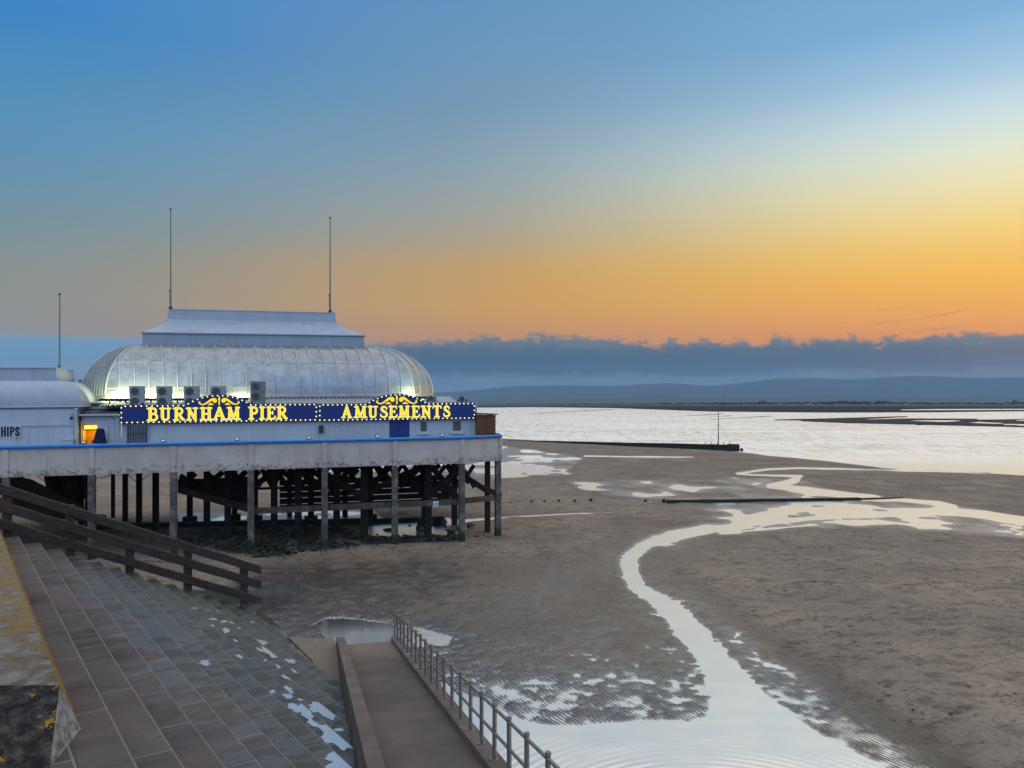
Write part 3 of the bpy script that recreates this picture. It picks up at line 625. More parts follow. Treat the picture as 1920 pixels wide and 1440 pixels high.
# ------------------------------------------------------------------ pavilion
pav = empty('pavilion', P(10.5, 8, 5), "white pier pavilion with long silvery barrel roof and lantern top", 'pavilion')
VF, UL, UR = 2.5, 1.0, 21.5
def part(parent, name, mat, *boxes, xf=P):
    m_ = MB(xf)
    for b_ in boxes: m_.box(*b_)
    return m_.build(name, mat, parent)
ds0, ds1 = on(730, 790, VF)[0], on(768, 790, VF)[0]                     # blue double door
w1 = (on(787, 800, VF)[0], on(802, 800, VF)[0]); w2 = (on(848, 800, VF)[0], on(866, 800, VF)[0])
us = on(604, 790, VF)[0]
zs = on(780, 811, VF)[2]; zh = on(790, 789, VF)[2]
# wall left of the cladding: smooth panels with cover strips
fw = MB(P); fw.box(UL, us, VF, VF+.2, 5.0, 8.15)
for k in range(9): x = UL+.9+k*1.22; fw.box(x, x+.05, VF-.015, VF-.001, 5.0, 7.2)
fw.build('wall_panel', M['white'], pav)
# profiled cladding, cut round the openings
def cladding(name, u0, u1, z0, z1):
    n_ = max(2, int(round((u1-u0)/.215))); st = (u1-u0)/n_; pr = []
    for k in range(n_):
        a = u0+k*st; pr += [(a, 0), (a+st*.72, 0), (a+st*.78, -.035), (a+st*.94, -.035)]
    pr.append((u1, 0))
    m_ = MB(P); m_.grid([[(a, VF+o, z0) for a, o in pr], [(a, VF+o, z1) for a, o in pr]], False)
    m_.box(u0, u1, VF+.02, VF+.2, z0, z1); return m_.build(name, M['white'], pav)
cladding('cladding', us, ds0, 5.0, 8.15); cladding('cladding', ds0, ds1, 7.35, 8.15); cladding('cladding', ds1, w1[0], 5.0, 8.15)
cladding('cladding', w1[0], w1[1], 5.0, zs); cladding('cladding', w1[0], w1[1], zh, 8.15); cladding('cladding', w1[1], w2[0], 5.0, 8.15)
cladding('cladding', w2[0], w2[1], 5.0, zs); cladding('cladding', w2[0], w2[1], zh, 8.15); cladding('cladding', w2[1], UR-.12, 5.0, 8.15)
part(pav, 'corner_trim', M['frame'], (UR-.12, UR+.03, VF-.04, VF+.2, 5.0, 8.2))
for a, b_ in ((ds0, (ds0+ds1)/2-.006), ((ds0+ds1)/2+.006, ds1)):
    part(pav, 'door', M['bluedoor'], (a, b_, VF+.03, VF+.1, 5.0, 7.34))
for a, b_ in (w1, w2):
    f_ = part(pav, 'window', M['glass'], (a+.06, b_-.06, VF+.08, VF+.1, zs+.06, zh-.06))
    fr_ = MB(P); fr_.box(a, a+.058, VF+.03, VF+.12, zs, zh); fr_.box(b_-.058, b_, VF+.03, VF+.12, zs, zh); fr_.box(a+.058, b_-.058, VF+.03, VF+.12, zs, zs+.058); fr_.box(a+.058, b_-.058, VF+.03, VF+.12, zh-.058, zh)
    fr_.build('frame', M['frame'], f_)
    part(f_, 'sill', M['white'], (a-.12, b_+.12, VF-.1, VF+.02, zs-.14, zs-.03))
part(pav, 'side_wall', M['white'], (UL, UL+.2, VF+.2, 16.5, 5.0, 8.15), (UR-.2, UR, VF+.2, 16.5, 5.0, 8.15), (UL, UR, 16.5, 16.7, 5.0, 8.15))
# flat roof and corrugated apron up to the barrel
ap = MB(P); pr = []
for k in range(76):
    a = -.2 + k*.27; pr += [(a, 0), (a+.14, 0), (a+.17, .06), (a+.23, .06)]
ap.grid([[(a, VF+.12, 8.16+o) for a, o in pr], [(a, 5.25, 8.56+o) for a, o in pr]], False); ap.build('apron_roof', M['rib'], pav)
part(pav, 'roof_slab', M['darkgrey'], (UL+.05, UR-.05, VF+.205, 16.4, 8.0, 8.145))
# barrel roof: octagon that swells up to the lantern
base = [(-.33, 5.0), (17.9, 5.0), (19.45, 6.5), (19.45, 15.6), (17.9, 17.1), (-.33, 17.1), (-1.95, 15.6), (-1.95, 6.5)]
top_ = [(1.45, 8.0), (15.2, 8.0), (15.42, 8.25), (15.42, 13.9), (15.2, 14.1), (1.45, 14.1), (1.15, 13.9), (1.15, 8.25)]
ZB, HT = 8.82, 3.15
def ring(ph, grow=0.0):
    f_ = 1-math.cos(ph); z = ZB+HT*math.sin(ph); out = []
    for (a, b_), (c_, e_) in zip(base, top_):
        u, v = a+(c_-a)*f_, b_+(e_-b_)*f_
        out.append((u, v, z))
    return out
phs = [math.pi/2*k/20 for k in range(21)]
dm = MB(P)
for i in range(8):
    dm.grid([[ring(ph)[i], ring(ph)[(i+1) % 8]] for ph in phs], True)
dm.build('barrel_roof', M['dome'], pav)
# base curb and gutter under the barrel
cb = MB(P)
def oct_band(m_, z0, z1, o):
    cx_, cy_ = 8.75, 11.05
    pts = [(u+(o if u > cx_ else -o), v+(o if v > cy_ else -o)) for u, v in base]
    m_.prism(pts, lambda a, b_, s_: (a, b_, z0 if s_ == 0 else z1))
oct_band(cb, 8.3, 8.60, -.05); cb.build('curb', M['white_roof'], pav)
cb = MB(P); oct_band(cb, 8.605, 8.66, .08); oct_band(cb, 8.665, 8.82, .0); cb.build('gutter', M['rib'], pav)
# standing seams
def seam(i, s_):
    """rib on face i that starts at fraction s_ of its foot and climbs square to it"""
    (a0, b0), (a1, b1) = base[i], base[(i+1) % 8]; L = math.hypot(a1-a0, b1-b0); tx, ty = (a1-a0)/L, (b1-b0)/L; nx_, ny_ = ty, -tx
    fx, fy = a0+tx*L*s_, b0+ty*L*s_; pts = []
    for ph in phs:
        rg_ = ring(ph); p0, p1 = rg_[i], rg_[(i+1) % 8]; lean = .62*(1-math.cos(ph)) if i in (0, 4) else 0
        c0 = (p0[0]-a0)*tx+(p0[1]-b0)*ty; c1 = (p1[0]-a0)*tx+(p1[1]-b0)*ty; along = L*s_ - (lean if i == 0 else -lean)
        if not (c0-.02 <= along <= c1+.02): break
        k = (along-c0)/max(1e-6, c1-c0)
        pts.append((p0[0]+(p1[0]-p0[0])*k, p0[1]+(p1[1]-p0[1])*k, p0[2]))
    return pts, (tx, ty), (nx_, ny_)
def add_rib(m_, pts, tx, nx_, wd=.035, ht=.05):
    if len(pts) < 2: return
    rows_ = []
    for j, p_ in enumerate(pts):
        ph = phs[j]; on_, oz = ht*math.cos(ph), ht*math.sin(ph)+.004
        b0 = (p_[0]-tx[0]*wd, p_[1]-tx[1]*wd, p_[2]); b1 = (p_[0]+tx[0]*wd, p_[1]+tx[1]*wd, p_[2])
        rows_.append([b0, (b0[0]+nx_[0]*on_+tx[0]*wd*.4, b0[1]+nx_[1]*on_+tx[1]*wd*.4, b0[2]+oz), (b1[0]+nx_[0]*on_-tx[0]*wd*.4, b1[1]+nx_[1]*on_-tx[1]*wd*.4, b1[2]+oz), b1])
    m_.grid(rows_, False)
for i, cnt in ((0, 23), (1, 3), (7, 9), (2, 9), (6, 10), (4, 23)):
    for k in range(1, cnt+1 if i == 0 else cnt):
        pts, tx, nn = seam(i, k/cnt)
        if len(pts) < 2: continue
        m_ = MB(P); add_rib(m_, pts, tx, nn, .04 if i in (0, 4) else .022, .075 if i in (0, 4) else .055); m_.build('roof_rib', M['rib'], pav)
for i in range(8):                                                     # hip rolls
    m_ = MB(P)
    for ph0, ph1 in zip(phs[:-1], phs[1:]): m_.tube(ring(ph0)[i], ring(ph1)[i], .06, n=6, cap=False)
    m_.build('hip_roll', M['rib'], pav)
m_ = MB(P)                                                             # horizontal lap joints
for ph in (.12, .66):
    rg_ = ring(ph)
    for i in (7, 0, 1): m_.beam(rg_[i], rg_[(i+1) % 8], .03, .035)
m_.build('lap_joint', M['rib'], pav)
# lantern and its swept roof
LU0, LU1, LV0, LV1 = 1.2, 15.0, 8.0, 14.0
part(pav, 'lantern_wall', M['white_roof'], (LU0, LU1, LV0, LV1, 11.7, 12.72))
part(pav, 'lantern_cornice', M['white'], (LU0-.1, LU1+.1, LV0-.1, LV1+.1, 12.725, 12.80))
lr = MB(P); rw_ = []
for o, z in ((0, 12.80), (.35, 12.98), (.75, 13.22), (1.12, 13.52), (1.28, 13.75), (1.36, 14.3), (1.34, 14.42)):
    rw_.append([(LU0+o, LV0+o, z), (LU1-o*1.35, LV0+o, z), (LU1-o*1.35, LV1-o, z), (LU0+o, LV1-o, z)])
lr.grid(rw_, False, True); lr.add(rw_[-1], [(0, 1, 2, 3)]); lr.build('lantern_roof', M['white_roof'], pav)
m_ = MB(P)
for k in range(7): x = LU0+2.2+k*1.6; m_.beam((x, LV0+1.3, 13.78), (x, LV0+1.385, 14.32), .04, .03)
m_.build('roof_joint', M['white_roof'], pav)
part(pav, 'chimney_box', M['acdark'], (on(147, 720, 9)[0], on(155.5, 720, 9)[0], 9.0, 9.6, 9.2, on(150, 712, 9)[2]))

# ------------------------------------------------------------------ flagpoles
def flagpole(px, pyb, pyt, v, label):
    u, _, z0 = on(px, pyb, v); zt = on(px, pyt, v)[2]
    r_ = empty('flagpole', P(u, v, z0), label, 'flagpole', 'bare flagpoles on the roofs')
    L = zt-z0
    MB().tube((0, 0, -.15), (0, 0, L*.18), .062, .055, 8).tube((0, 0, L*.18), (0, 0, L-.1), .05, .028, 8).build('mast', M['pole'], r_, True)
    MB().sphere((0, 0, L-.05), .07, 8, 6).build('finial', M['black'], r_, True)
    m_ = MB(); m_.box(-.1, -.045, -.03, .03, L*.165, L*.175); m_.box(-.09, .09, -.08, .08, -.2, .06); m_.tube((-.07, 0, .3), (-.07, 0, L*.17), .01, n=4); m_.sphere((-.07, 0, L*.17), .06, 6, 4); m_.build('cleat', M['black'], r_, True)
flagpole(320, 577, 391, 9.5, "tallest bare flagpole, on the lantern roof's left end")
flagpole(619, 583, 407, 9.5, "bare flagpole on the right end of the lantern roof")
flagpole(112, 714, 550, 5.2, "shorter bare flagpole behind the chip shop roof")

# ------------------------------------------------------------------ illuminated signs
def stroke(m_, pts, wds, f3, eps):
    """thick line with round joints in the sign plane; f3(x, y, depth)"""
    k = len(pts)
    if not hasattr(wds, '__len__'): wds = [wds]*k
    for (x, y), wd in zip(pts, wds):
        n_ = 10; v = [f3(x+wd/2*math.cos(2*math.pi*i/n_), y+wd/2*math.sin(2*math.pi*i/n_), eps[0]) for i in range(n_)]; eps[0] += .0004
        m_.add(v, [tuple(range(n_))])
    for i in range(k-1):
        (x0, y0), (x1, y1) = pts[i], pts[i+1]; L = math.hypot(x1-x0, y1-y0) or 1e-6; nx_, ny_ = -(y1-y0)/L, (x1-x0)/L
        a, b_ = wds[i]/2, wds[i+1]/2
        m_.add([f3(x0+nx_*a, y0+ny_*a, eps[0]), f3(x0-nx_*a, y0-ny_*a, eps[0]), f3(x1-nx_*b_, y1-ny_*b_, eps[0]), f3(x1+nx_*b_, y1+ny_*b_, eps[0])], [(0, 1, 2, 3)]); eps[0] += .0004
def arc(cx_, cy_, rx, ry, a0, a1, n_=9): return [(cx_+rx*math.cos(R(a0+(a1-a0)*i/n_)), cy_+ry*math.sin(R(a0+(a1-a0)*i/n_))) for i in range(n_+1)]
T, t_n, s_f = .19, .10, .09
def serif(x, y, hw): return ([(x-hw, y), (x+hw, y)], s_f)
# x in units of letter height, y 0..1; (strokes, width)
GL = {
 'B': ([([(.2,.03),(.2,.97)], T), serif(.17,.045,.15), serif(.17,.955,.15), ([(.2,.955)]+arc(.42,.745,.17,.21,90,-90)+[(.2,.535)], .12), ([(.2,.535)]+arc(.46,.29,.2,.245,90,-90)+[(.2,.045)], .13)], .72),
 'U': ([([(.2,.97),(.2,.3)]+arc(.4,.27,.2,.22,180,360)+[(.6,.3),(.6,.97)], [T,T]+[.17]*4+[.13]*6+[t_n+.02]*2), serif(.2,.955,.15), serif(.6,.955,.13)], .8),
 'R': ([([(.2,.03),(.2,.97)], T), serif(.19,.045,.16), serif(.17,.955,.15), ([(.2,.955)]+arc(.42,.735,.18,.22,90,-90)+[(.2,.515)], .13), ([(.38,.5),(.62,.1),(.74,.05)], [.16,.17,.1])], .76),
 'N': ([([(.2,.04),(.2,.96)], t_n+.03), ([(.17,.93),(.64,.06)], T), ([(.64,.04),(.64,.96)], t_n+.03), serif(.17,.955,.14), serif(.2,.045,.15), serif(.64,.955,.14)], .83),
 'H': ([([(.2,.04),(.2,.96)], T), ([(.62,.04),(.62,.96)], T), ([(.2,.5),(.62,.5)], .11), serif(.2,.955,.16), serif(.2,.045,.16), serif(.62,.955,.16), serif(.62,.045,.16)], .82),
 'A': ([([(.13,.06),(.42,.94)], t_n+.04), ([(.42,.94),(.7,.06)], T), ([(.22,.32),(.6,.32)], .1), serif(.14,.045,.14), serif(.7,.045,.15)], .84),
 'M': ([([(.17,.05),(.21,.94)], t_n+.04), ([(.21,.94),(.46,.12)], T), ([(.46,.12),(.72,.94)], t_n+.02), ([(.72,.94),(.75,.05)], T), serif(.18,.955,.12), serif(.74,.955,.12), serif(.17,.045,.14), serif(.76,.045,.16)], .93),
 'P': ([([(.2,.03),(.2,.97)], T), serif(.2,.045,.16), serif(.17,.955,.15), ([(.2,.955)]+arc(.42,.715,.19,.24,90,-90)+[(.2,.475)], .13)], .68),
 'I': ([([(.2,.04),(.2,.96)], T), serif(.2,.955,.16), serif(.2,.045,.16)], .4),
 'E': ([([(.2,.03),(.2,.97)], T), ([(.05,.955),(.6,.955),(.61,.78)], [.09,.09,.07]), ([(.05,.045),(.6,.05),(.66,.24)], [.09,.1,.08]), ([(.2,.52),(.46,.52)], .09), ([(.47,.62),(.47,.42)], .06)], .68),
 'S': ([([(.56,.72),(.55,.84)]+arc(.36,.74,.19,.2,50,180,6)+[(.26,.6),(.48,.46)]+arc(.35,.27,.24,.21,30,-120,6)+[(.12,.14),(.1,.3)], [.06,.1,.1,.12,.12,.13,.14,.15,.16,.18,.18,.16,.14,.13,.12,.12,.11,.1,.08][:19])], .66),
 'T': ([([(.36,.03),(.36,.96)], T), ([(.06,.78),(.08,.955),(.64,.955),(.66,.78)], [.06,.09,.09,.06]), serif(.36,.045,.16)], .72),
}
def fixw(pts, w_):
    if hasattr(w_, '__len__'):
        w_ = list(w_); w_ += [w_[-1]]*(len(pts)-len(w_)); return w_[:len(pts)]
    return w_
SV = 2.28                                                             # plane of the sign faces
def letter(parent, ch, px0, px1, pyt, pyb):
    st, wd = GL[ch]; u0, _, z0 = on(px0, pyb, SV); u1 = on(px1, pyb, SV)[0]; zt = on(px0, pyt, SV)[2]
    hh_ = zt-z0; sx = (u1-u0)/wd
    root_ = None
    for layer, (grow, dep, mt_) in enumerate(((.045, .012, 'pale'), (-.03, .042, 'yellow'))):
        m_ = MB(P); eps = [dep]
        for pts, w_ in st:
            ww = fixw(pts, w_); ww = [q_+grow for q_ in ww] if hasattr(ww, '__len__') else ww+grow
            stroke(m_, [(x*sx/hh_, y) for x, y in pts], ww, lambda x, y, e: (u0+x*hh_, SV-e, z0+y*hh_), eps)
        o = m_.build('letter' if layer == 0 else 'letter_face', M[mt_], parent if layer == 0 else root_)
        root_ = o if layer == 0 else root_
def sign(px0, px1, yl, yr, bl, br, ax0, ax1, atop, label, letters, orn):
    u0 = on(px0, yl, SV)[0]; u1 = on(px1, yr, SV)[0]
    zt0, zt1 = on(px0, yl, SV)[2], on(px1, yr, SV)[2]; zb0, zb1 = on(px0, bl, SV)[2], on(px1, br, SV)[2]
    zt, zb = (zt0+zt1)/2, (zb0+zb1)/2
    ua, ub = U(ax0, SV), U(ax1, SV); ht_ = on((ax0+ax1)/2, atop, SV)[2]-zt
    r_ = empty('sign_board', P((u0+u1)/2, VF-.1, zb), label, 'sign', 'lit signs along the pavilion front')
    ar = [(ua+(ub-ua)*k/20, zt+ht_*max(0, 1-abs(2*k/20-1)**2.1)) for k in range(21)]
    out = [(u0, zb), (u1, zb), (u1, zt)] + ar[::-1] + [(u0, zt)]
    m_ = MB(P); m_.prism(out, lambda a, b_, s_: (a, VF-.02 if s_ else SV, b_)); m_.build('board', M['navy'], r_)
    ins = .075                                                          # trim strip and bulbs
    pth = [(u0+ins, zb+ins), (u1-ins, zb+ins), (u1-ins, zt-ins)] + [(a, max(zt-ins, b_-ins)) for a, b_ in ar[::-1]] + [(u0+ins, zt-ins), (u0+ins, zb+ins)]
    m_ = MB(P); eps = [.006]; stroke(m_, pth, .07, lambda x, y, e: (x, SV-e, y), eps); m_.build('trim_strip', M['trim'], r_)
    L = [math.hypot(b_[0]-a[0], b_[1]-a[1]) for a, b_ in zip(pth[:-1], pth[1:])]; tot = sum(L); nb = min(99, int(tot/.275)); 
    for k in range(nb):
        s_ = tot*k/nb; j = 0
        while s_ > L[j]: s_ -= L[j]; j += 1
        a, b_ = pth[j], pth[j+1]; f_ = s_/L[j]; p_ = P(a[0]+(b_[0]-a[0])*f_, SV-.03, a[1]+(b_[1]-a[1])*f_)
        if k == 0: MB().sphere((0, 0, 0), .037, 8, 6).build('bulb', M['bulb'], r_, True); bm_ = r_.children[-1]; o = [c for c in r_.children if c.name.startswith('bulb')][0]
        else: o = o0.copy(); COL.objects.link(o); o.parent = r_
        if k == 0: o0 = o
        o.location = tuple(np.array(p_)-np.array(r_.location))
    for lt in letters: letter(r_, *lt)
    # scrollwork under the curve
    cu, cz, sc_ = U(orn[0], SV), on(orn[0], orn[1], SV)[2], (U(orn[0]+40, SV)-U(orn[0], SV))
    m_ = MB(P); eps = [.012]; f3 = lambda x, y, e: (cu+x*sc_, SV-e, cz+y*sc_)
    for sg in (-1, 1):
        stroke(m_, [(sg*.2, .0), (sg*.21, .02)], [.2, .2], f3, eps)
        stroke(m_, [(sg*.22, .09), (sg*.36, .06), (sg*.52, -.06), (sg*.68, -.16), (sg*.82, -.18), (sg*.92, -.1)], [.11, .11, .09, .065, .05, .08], f3, eps)
        stroke(m_, [(sg*.92, -.08), (sg*.9, -.04)], [.07, .06], f3, eps)
        v = [f3(sg*.24, -.2, eps[0]), f3(sg*.56, -.2, eps[0]), f3(sg*.38, -.09, eps[0])]; m_.add(v if sg > 0 else v[::-1], [(0, 1, 2)]); eps[0] += .001
    stroke(m_, [(0, .2), (0, .08), (0, -.02), (0, -.18)], [.05, .09, .05, .07], f3, eps)
    m_.build('scrollwork', M['yellow'], r_)
sign(225, 595.5, 759.3, 756, 794.8, 789.6, 347, 471, 739.2, "lit navy sign reading BURNHAM PIER in yellow letters", 
     [('B',276,296,765,789.2),('U',299,321.5,765,789),('R',325,346,764.8,788.4),('N',349,371.5,764.6,788.2),('H',375,398,764.3,788),('A',399.5,423,763.5,787.6),('M',425,450.5,763.5,787.4),('P',466,483.5,763,786.6),('I',486,497,763,786.5),('E',499.5,516.5,762.8,786.4),('R',518.5,538.5,762.6,786)], (411, 751.5))
sign(597.2, 891.5, 756.2, 755.2, 789.8, 786.2, 687, 801, 737.6, "lit navy sign reading AMUSEMENTS in yellow letters",
     [('A',641,659,761.8,783.8),('M',663.5,688,761.8,783.6),('U',689.5,709,761.7,783.5),('S',711.5,727,761.5,783.4),('E',728.5,745,761.4,783.2),('M',747,768.5,761.3,783),('E',771.5,787,761.2,782.8),('N',789,809,761,782.6),('T',810.5,828.5,760.8,782.4),('S',830,844,760.6,782.2)], (744, 749.5))

# ------------------------------------------------------------------ plant on the flat roof
def ac_unit(px0, px1, pyt, v, two, mat, label):
    u0, u1 = U(px0, v), U(px1, v); wd = u1-u0; zt = on(px0, pyt, v)[2]; z0 = 8.2 + .4*(v-VF-.1)/2.6; hgt_ = zt-z0; uc = (u0+u1)/2
    r_ = empty('air_conditioner', P(uc, v+.18, z0), label, 'air conditioner', 'air conditioning units on the flat roof', R(ANG))
    MB().box(-wd/2, wd/2, -.18, .18, .06, hgt_).build('casing', M[mat], r_, True)
    MB().box(-wd/2+.05, -wd/2+.12, -.2, .2, -.02, .06).box(wd/2-.12, wd/2-.05, -.2, .2, -.02, .06).build('foot', M['black'], r_, True)
    MB().box(wd/2-.28, wd/2-.2, -.19, -.18, hgt_*.5, hgt_*.54).build('badge_plate', M['fan'], r_, True); MB().box(wd/2, wd/2+.03, -.08, .02, hgt_*.66, hgt_*.76).build('valve_cover', M['fan'], r_, True)
    fr_ = min(.27, wd*.28); cx_ = -wd/2+.08+fr_
    for zc in ((hgt_-.08-fr_, hgt_-.2-3*fr_) if two else (hgt_*.5,)):
        m_ = MB(); n_ = 20
        m_.add([(cx_+fr_*math.cos(2*math.pi*i/n_), -.188, zc+fr_*math.sin(2*math.pi*i/n_)) for i in range(n_)], [tuple(range(n_))]); fan = m_.build('fan_grille', M['fan'], r_, True)
        m_ = MB()
        for k in range(5):
            a = 2*math.pi*k/5+.4; m_.add([(cx_+.05*math.cos(a), -.194, zc+.05*math.sin(a)), (cx_+fr_*.85*math.cos(a-.1), -.199, zc+fr_*.85*math.sin(a-.1)), (cx_+fr_*.88*math.cos(a+.62), -.192, zc+fr_*.88*math.sin(a+.62))], [(0, 1, 2)])
        m_.build('fan_blade', M['blade'], fan, True)
        m_ = MB()
        for k in (3,):
            rr_ = fr_*k/3.2; pts = [(cx_+rr_*math.cos(2*math.pi*i/20), -.205, zc+rr_*math.sin(2*math.pi*i/20)) for i in range(21)]
            for a, b_ in zip(pts[:-1], pts[1:]): m_.tube(a, b_, .006, n=4, cap=False)
        m_.build('guard', M['ac'], fan, True)
ac_unit(242, 270.5, 724, 2.95, True, 'ac', "pale air conditioner nearest the left end of the roof")
ac_unit(293, 322, 724, 2.95, True, 'ac', "second pale air conditioner from the left on the roof")
ac_unit(344.5, 373.5, 724, 2.95, True, 'ac', "pale air conditioner at the left foot of the first curved sign top")
ac_unit(394.5, 423.5, 724, 2.95, True, 'ac', "pale air conditioner mostly hidden behind the first curved sign top")
ac_unit(469.5, 497.5, 715, 2.95, True, 'acdark', "dark grey air conditioner standing taller than the pale ones")
ac_unit(799.5, 818.5, 743, 3.2, False, 'acdark', "small dark louvred air conditioner beside the second curved sign top")
ac_unit(858, 877.5, 745.5, 3.2, False, 'ac', "small squat air conditioner at the far right of the roof")
# lamps hidden behind the signs that wash the barrel roof
def washlamp(px, v, label, en):
    u = U(px, v); z = 8.22+.15*(v-VF)
    r_ = empty('roof_floodlight', P(u, v, z), label, 'floodlight', 'lamps washing the barrel roof', R(ANG))
    MB().box(-.52, .52, -.1, .06, .06, .20).build('housing', M['black'], r_, True)
    MB().box(-.49, .49, .0605, .07, .08, .18).build('lens', M['lens'], r_, True)
    MB().box(-.04, .04, -.04, .04, -.08, .06).build('bracket', M['black'], r_, True)
    ld = bpy.data.lights.new('floodlight_beam', 'AREA'); ld.energy = en*.42; ld.color = (.98, 1, .50); ld.shape = 'RECTANGLE'; ld.size = .95; ld.size_y = .2
    lo = bpy.data.objects.new('floodlight_beam', ld); COL.objects.link(lo); lo.parent = r_; lo.location = (0, .1, .2); lo.rotation_euler = (R(90+40), 0, 0)
washlamp(205, 3.5, "black floodlight on the roof edge left of all the air conditioners", 130)
washlamp(236, 3.5, "black floodlight just left of the first air conditioner", 170)
washlamp(283, 3.5, "black floodlight between the first and second air conditioners", 170)
washlamp(333, 3.5, "black floodlight between the second and third air conditioners", 130)
washlamp(448, 3.5, "black floodlight behind the first curved sign top", 90)
washlamp(786, 3.5, "black floodlight behind the second curved sign top", 170)

# ------------------------------------------------------------------ chip shop, hut and shed on the deck
VC = 2.0
chip = empty('chip_shop', P(-6, 4, 5), "white chip shop with rounded roof edge left of the domed pavilion", 'kiosk')
uc1 = U(144, VC); vc1 = 3.3; zE = on(100, 762, VC)[2]; zB = on(100, 797, VC)[2]
m_ = MB(P); m_.box(-14, uc1, VC, VC+.15, 5.0, zE-.05); m_.box(-14, uc1-.01, VC-.05, VC-.001, zB-.02, zB+.05)
for px in (52, 135.5): a = U(px, VC); m_.box(a, a+.05, VC-.03, VC-.002, 5.0, zB-.03)
m_.box(U(49, VC), U(135, VC), VC-.03, VC-.002, on(60, 798.5, VC)[2]-.06, on(60, 798.5, VC)[2]-.01)
m_.build('front_wall', M['white'], chip)
part(chip, 'side_wall', M['white'], (uc1-.15, uc1-.001, VC+.15, 9, 5.0, zE-.05), (-14, uc1-.15, 8.8, 9, 5.0, zE-.05))
part(chip, 'eave', M['frame'], (-14, uc1+.28, VC-.12, 9.1, zE-.045, zE+.02))
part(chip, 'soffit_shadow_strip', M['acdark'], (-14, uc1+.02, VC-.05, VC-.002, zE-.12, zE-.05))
br = MB(P); rw_ = []; r0, r1_ = 1.45, on(110, 714.5, 3.4)[2]-zE
for k in range(13):
    ph = math.pi/2*k/12; f_ = 1-math.cos(ph); z = zE+.02+r1_*math.sin(ph)
    rw_.append([(-14, VC-.08+r0*f_, z), (uc1+.26-r0*f_, VC-.08+r0*f_, z), (uc1+.26-r0*f_, 9.05-r0*f_, z), (-14, 9.05-r0*f_, z)])
# grid wants separate faces for crisp hips
for i in (0, 1, 2): br.grid([[r_[i], r_[i+1]] for r_ in rw_], True)
br.add(rw_[-1], [(0, 1, 2, 3)]); br.build('rounded_roof', M['white_roof'], chip)
ub_, _, zb_ = on(108, 714, 3.5); zt_ = on(106, 691, 3.5)[2]
m_ = MB(P); m_.hexa([(-14, 3.5, zb_-.1), (ub_, 3.5, zb_-.1), (ub_, 7.5, zb_-.1), (-14, 7.5, zb_-.1), (-14, 3.55, zt_), (ub_-.12, 3.55, zt_), (ub_-.12, 7.4, zt_), (-14, 7.4, zt_)])
m_.box(-14, ub_-.08, 3.5, 7.45, zt_+.003, zt_+.06); m_.build('parapet', M['white_roof'], chip)
m_ = MB(P); m_.tube((uc1-.02, VC-.07, 5), (uc1-.02, VC-.07, zE-.1), .055, n=8); m_.box(uc1-.12, uc1+.08, VC-.13, VC-.003, zE-.16, zE-.1); m_.build('drainpipe', M['frame'], chip)
part(chip, 'shutter', M['white'], (U(-20, VC), U(30.5, VC), VC-.035, VC-.002, 5.3, on(20, 821, VC)[2]))
# name panel with plain black capitals
cs = empty('shop_sign', P(U(10, VC), VC-.06, 6.5), "white shop sign reading CHIPS in bold black capitals", 'sign')
z0, z1 = on(20, 819.6, VC)[2], on(20, 799, VC)[2]; part(cs, 'panel', M['white'], (U(-70, VC), U(40.5, VC), VC-.055, VC-.036, z0-.03, z1+.06))
def black_letter(px0, px1, strokes_):
    a, b_ = U(px0, VC), U(px1, VC); hh_ = z1-z0-.06; zz = z0+.03; k = (b_-a); m_ = MB(P); eps = [.058]
    for pts, wd in strokes_: 
        for (x0, y0), (x1, y1) in zip(pts[:-1], pts[1:]):
            pass
        stroke(m_, [(x*k/hh_, y) for x, y in pts], wd, lambda x, y, e: (a+x*hh_, VC-e, zz+y*hh_), eps)
    m_.build('letter', M['ink'], cs)
def bar_letter(px0, px1, rects, strokes_=()):
    a, b_ = U(px0, VC), U(px1, VC); hh_ = z1-z0-.06; zz = z0+.03; k = b_-a; m_ = MB(P); eps = [.0585]
    for x0, x1, y0, y1 in rects: m_.add([(a+x0*k, VC-eps[0], zz+y0*hh_), (a+x1*k, VC-eps[0], zz+y0*hh_), (a+x1*k, VC-eps[0], zz+y1*hh_), (a+x0*k, VC-eps[0], zz+y1*hh_)], [(0, 1, 2, 3)]); eps[0] += .0004
    for pts, wd in strokes_: stroke(m_, [(x*k/hh_, y) for x, y in pts], wd, lambda x, y, e: (a+x*hh_, VC-e, zz+y*hh_), eps)
    m_.build('letter', M['ink'], cs)
cpts = [(.8,.7)]+arc(.5,.72,.3,.2,20,180,6)+arc(.5,.28,.3,.2,180,340,6)+[(.8,.3)]
bar_letter(-9.5, .8, (), [(cpts, .17)])
bar_letter(2.6, 12, [(0, .4, 0, 1), (.6, 1, 0, 1), (.39, .61, .42, .6)])
bar_letter(13.6, 17.4, [(0, 1, 0, 1)])
bar_letter(19.3, 28.2, [(0, .42, 0, 1)], [([(.2,.92),(.6,.92)]+arc(.62,.7,.17,.21,80,-80,6)+[(.2,.48)], .16)])
bar_letter(28.8, 38, (), [([(.8,.7)]+arc(.5,.73,.3,.18,0,180,7)+[(.28,.58),(.72,.42)]+arc(.5,.27,.3,.18,0,-180,7)+[(.2,.3)], .17)])
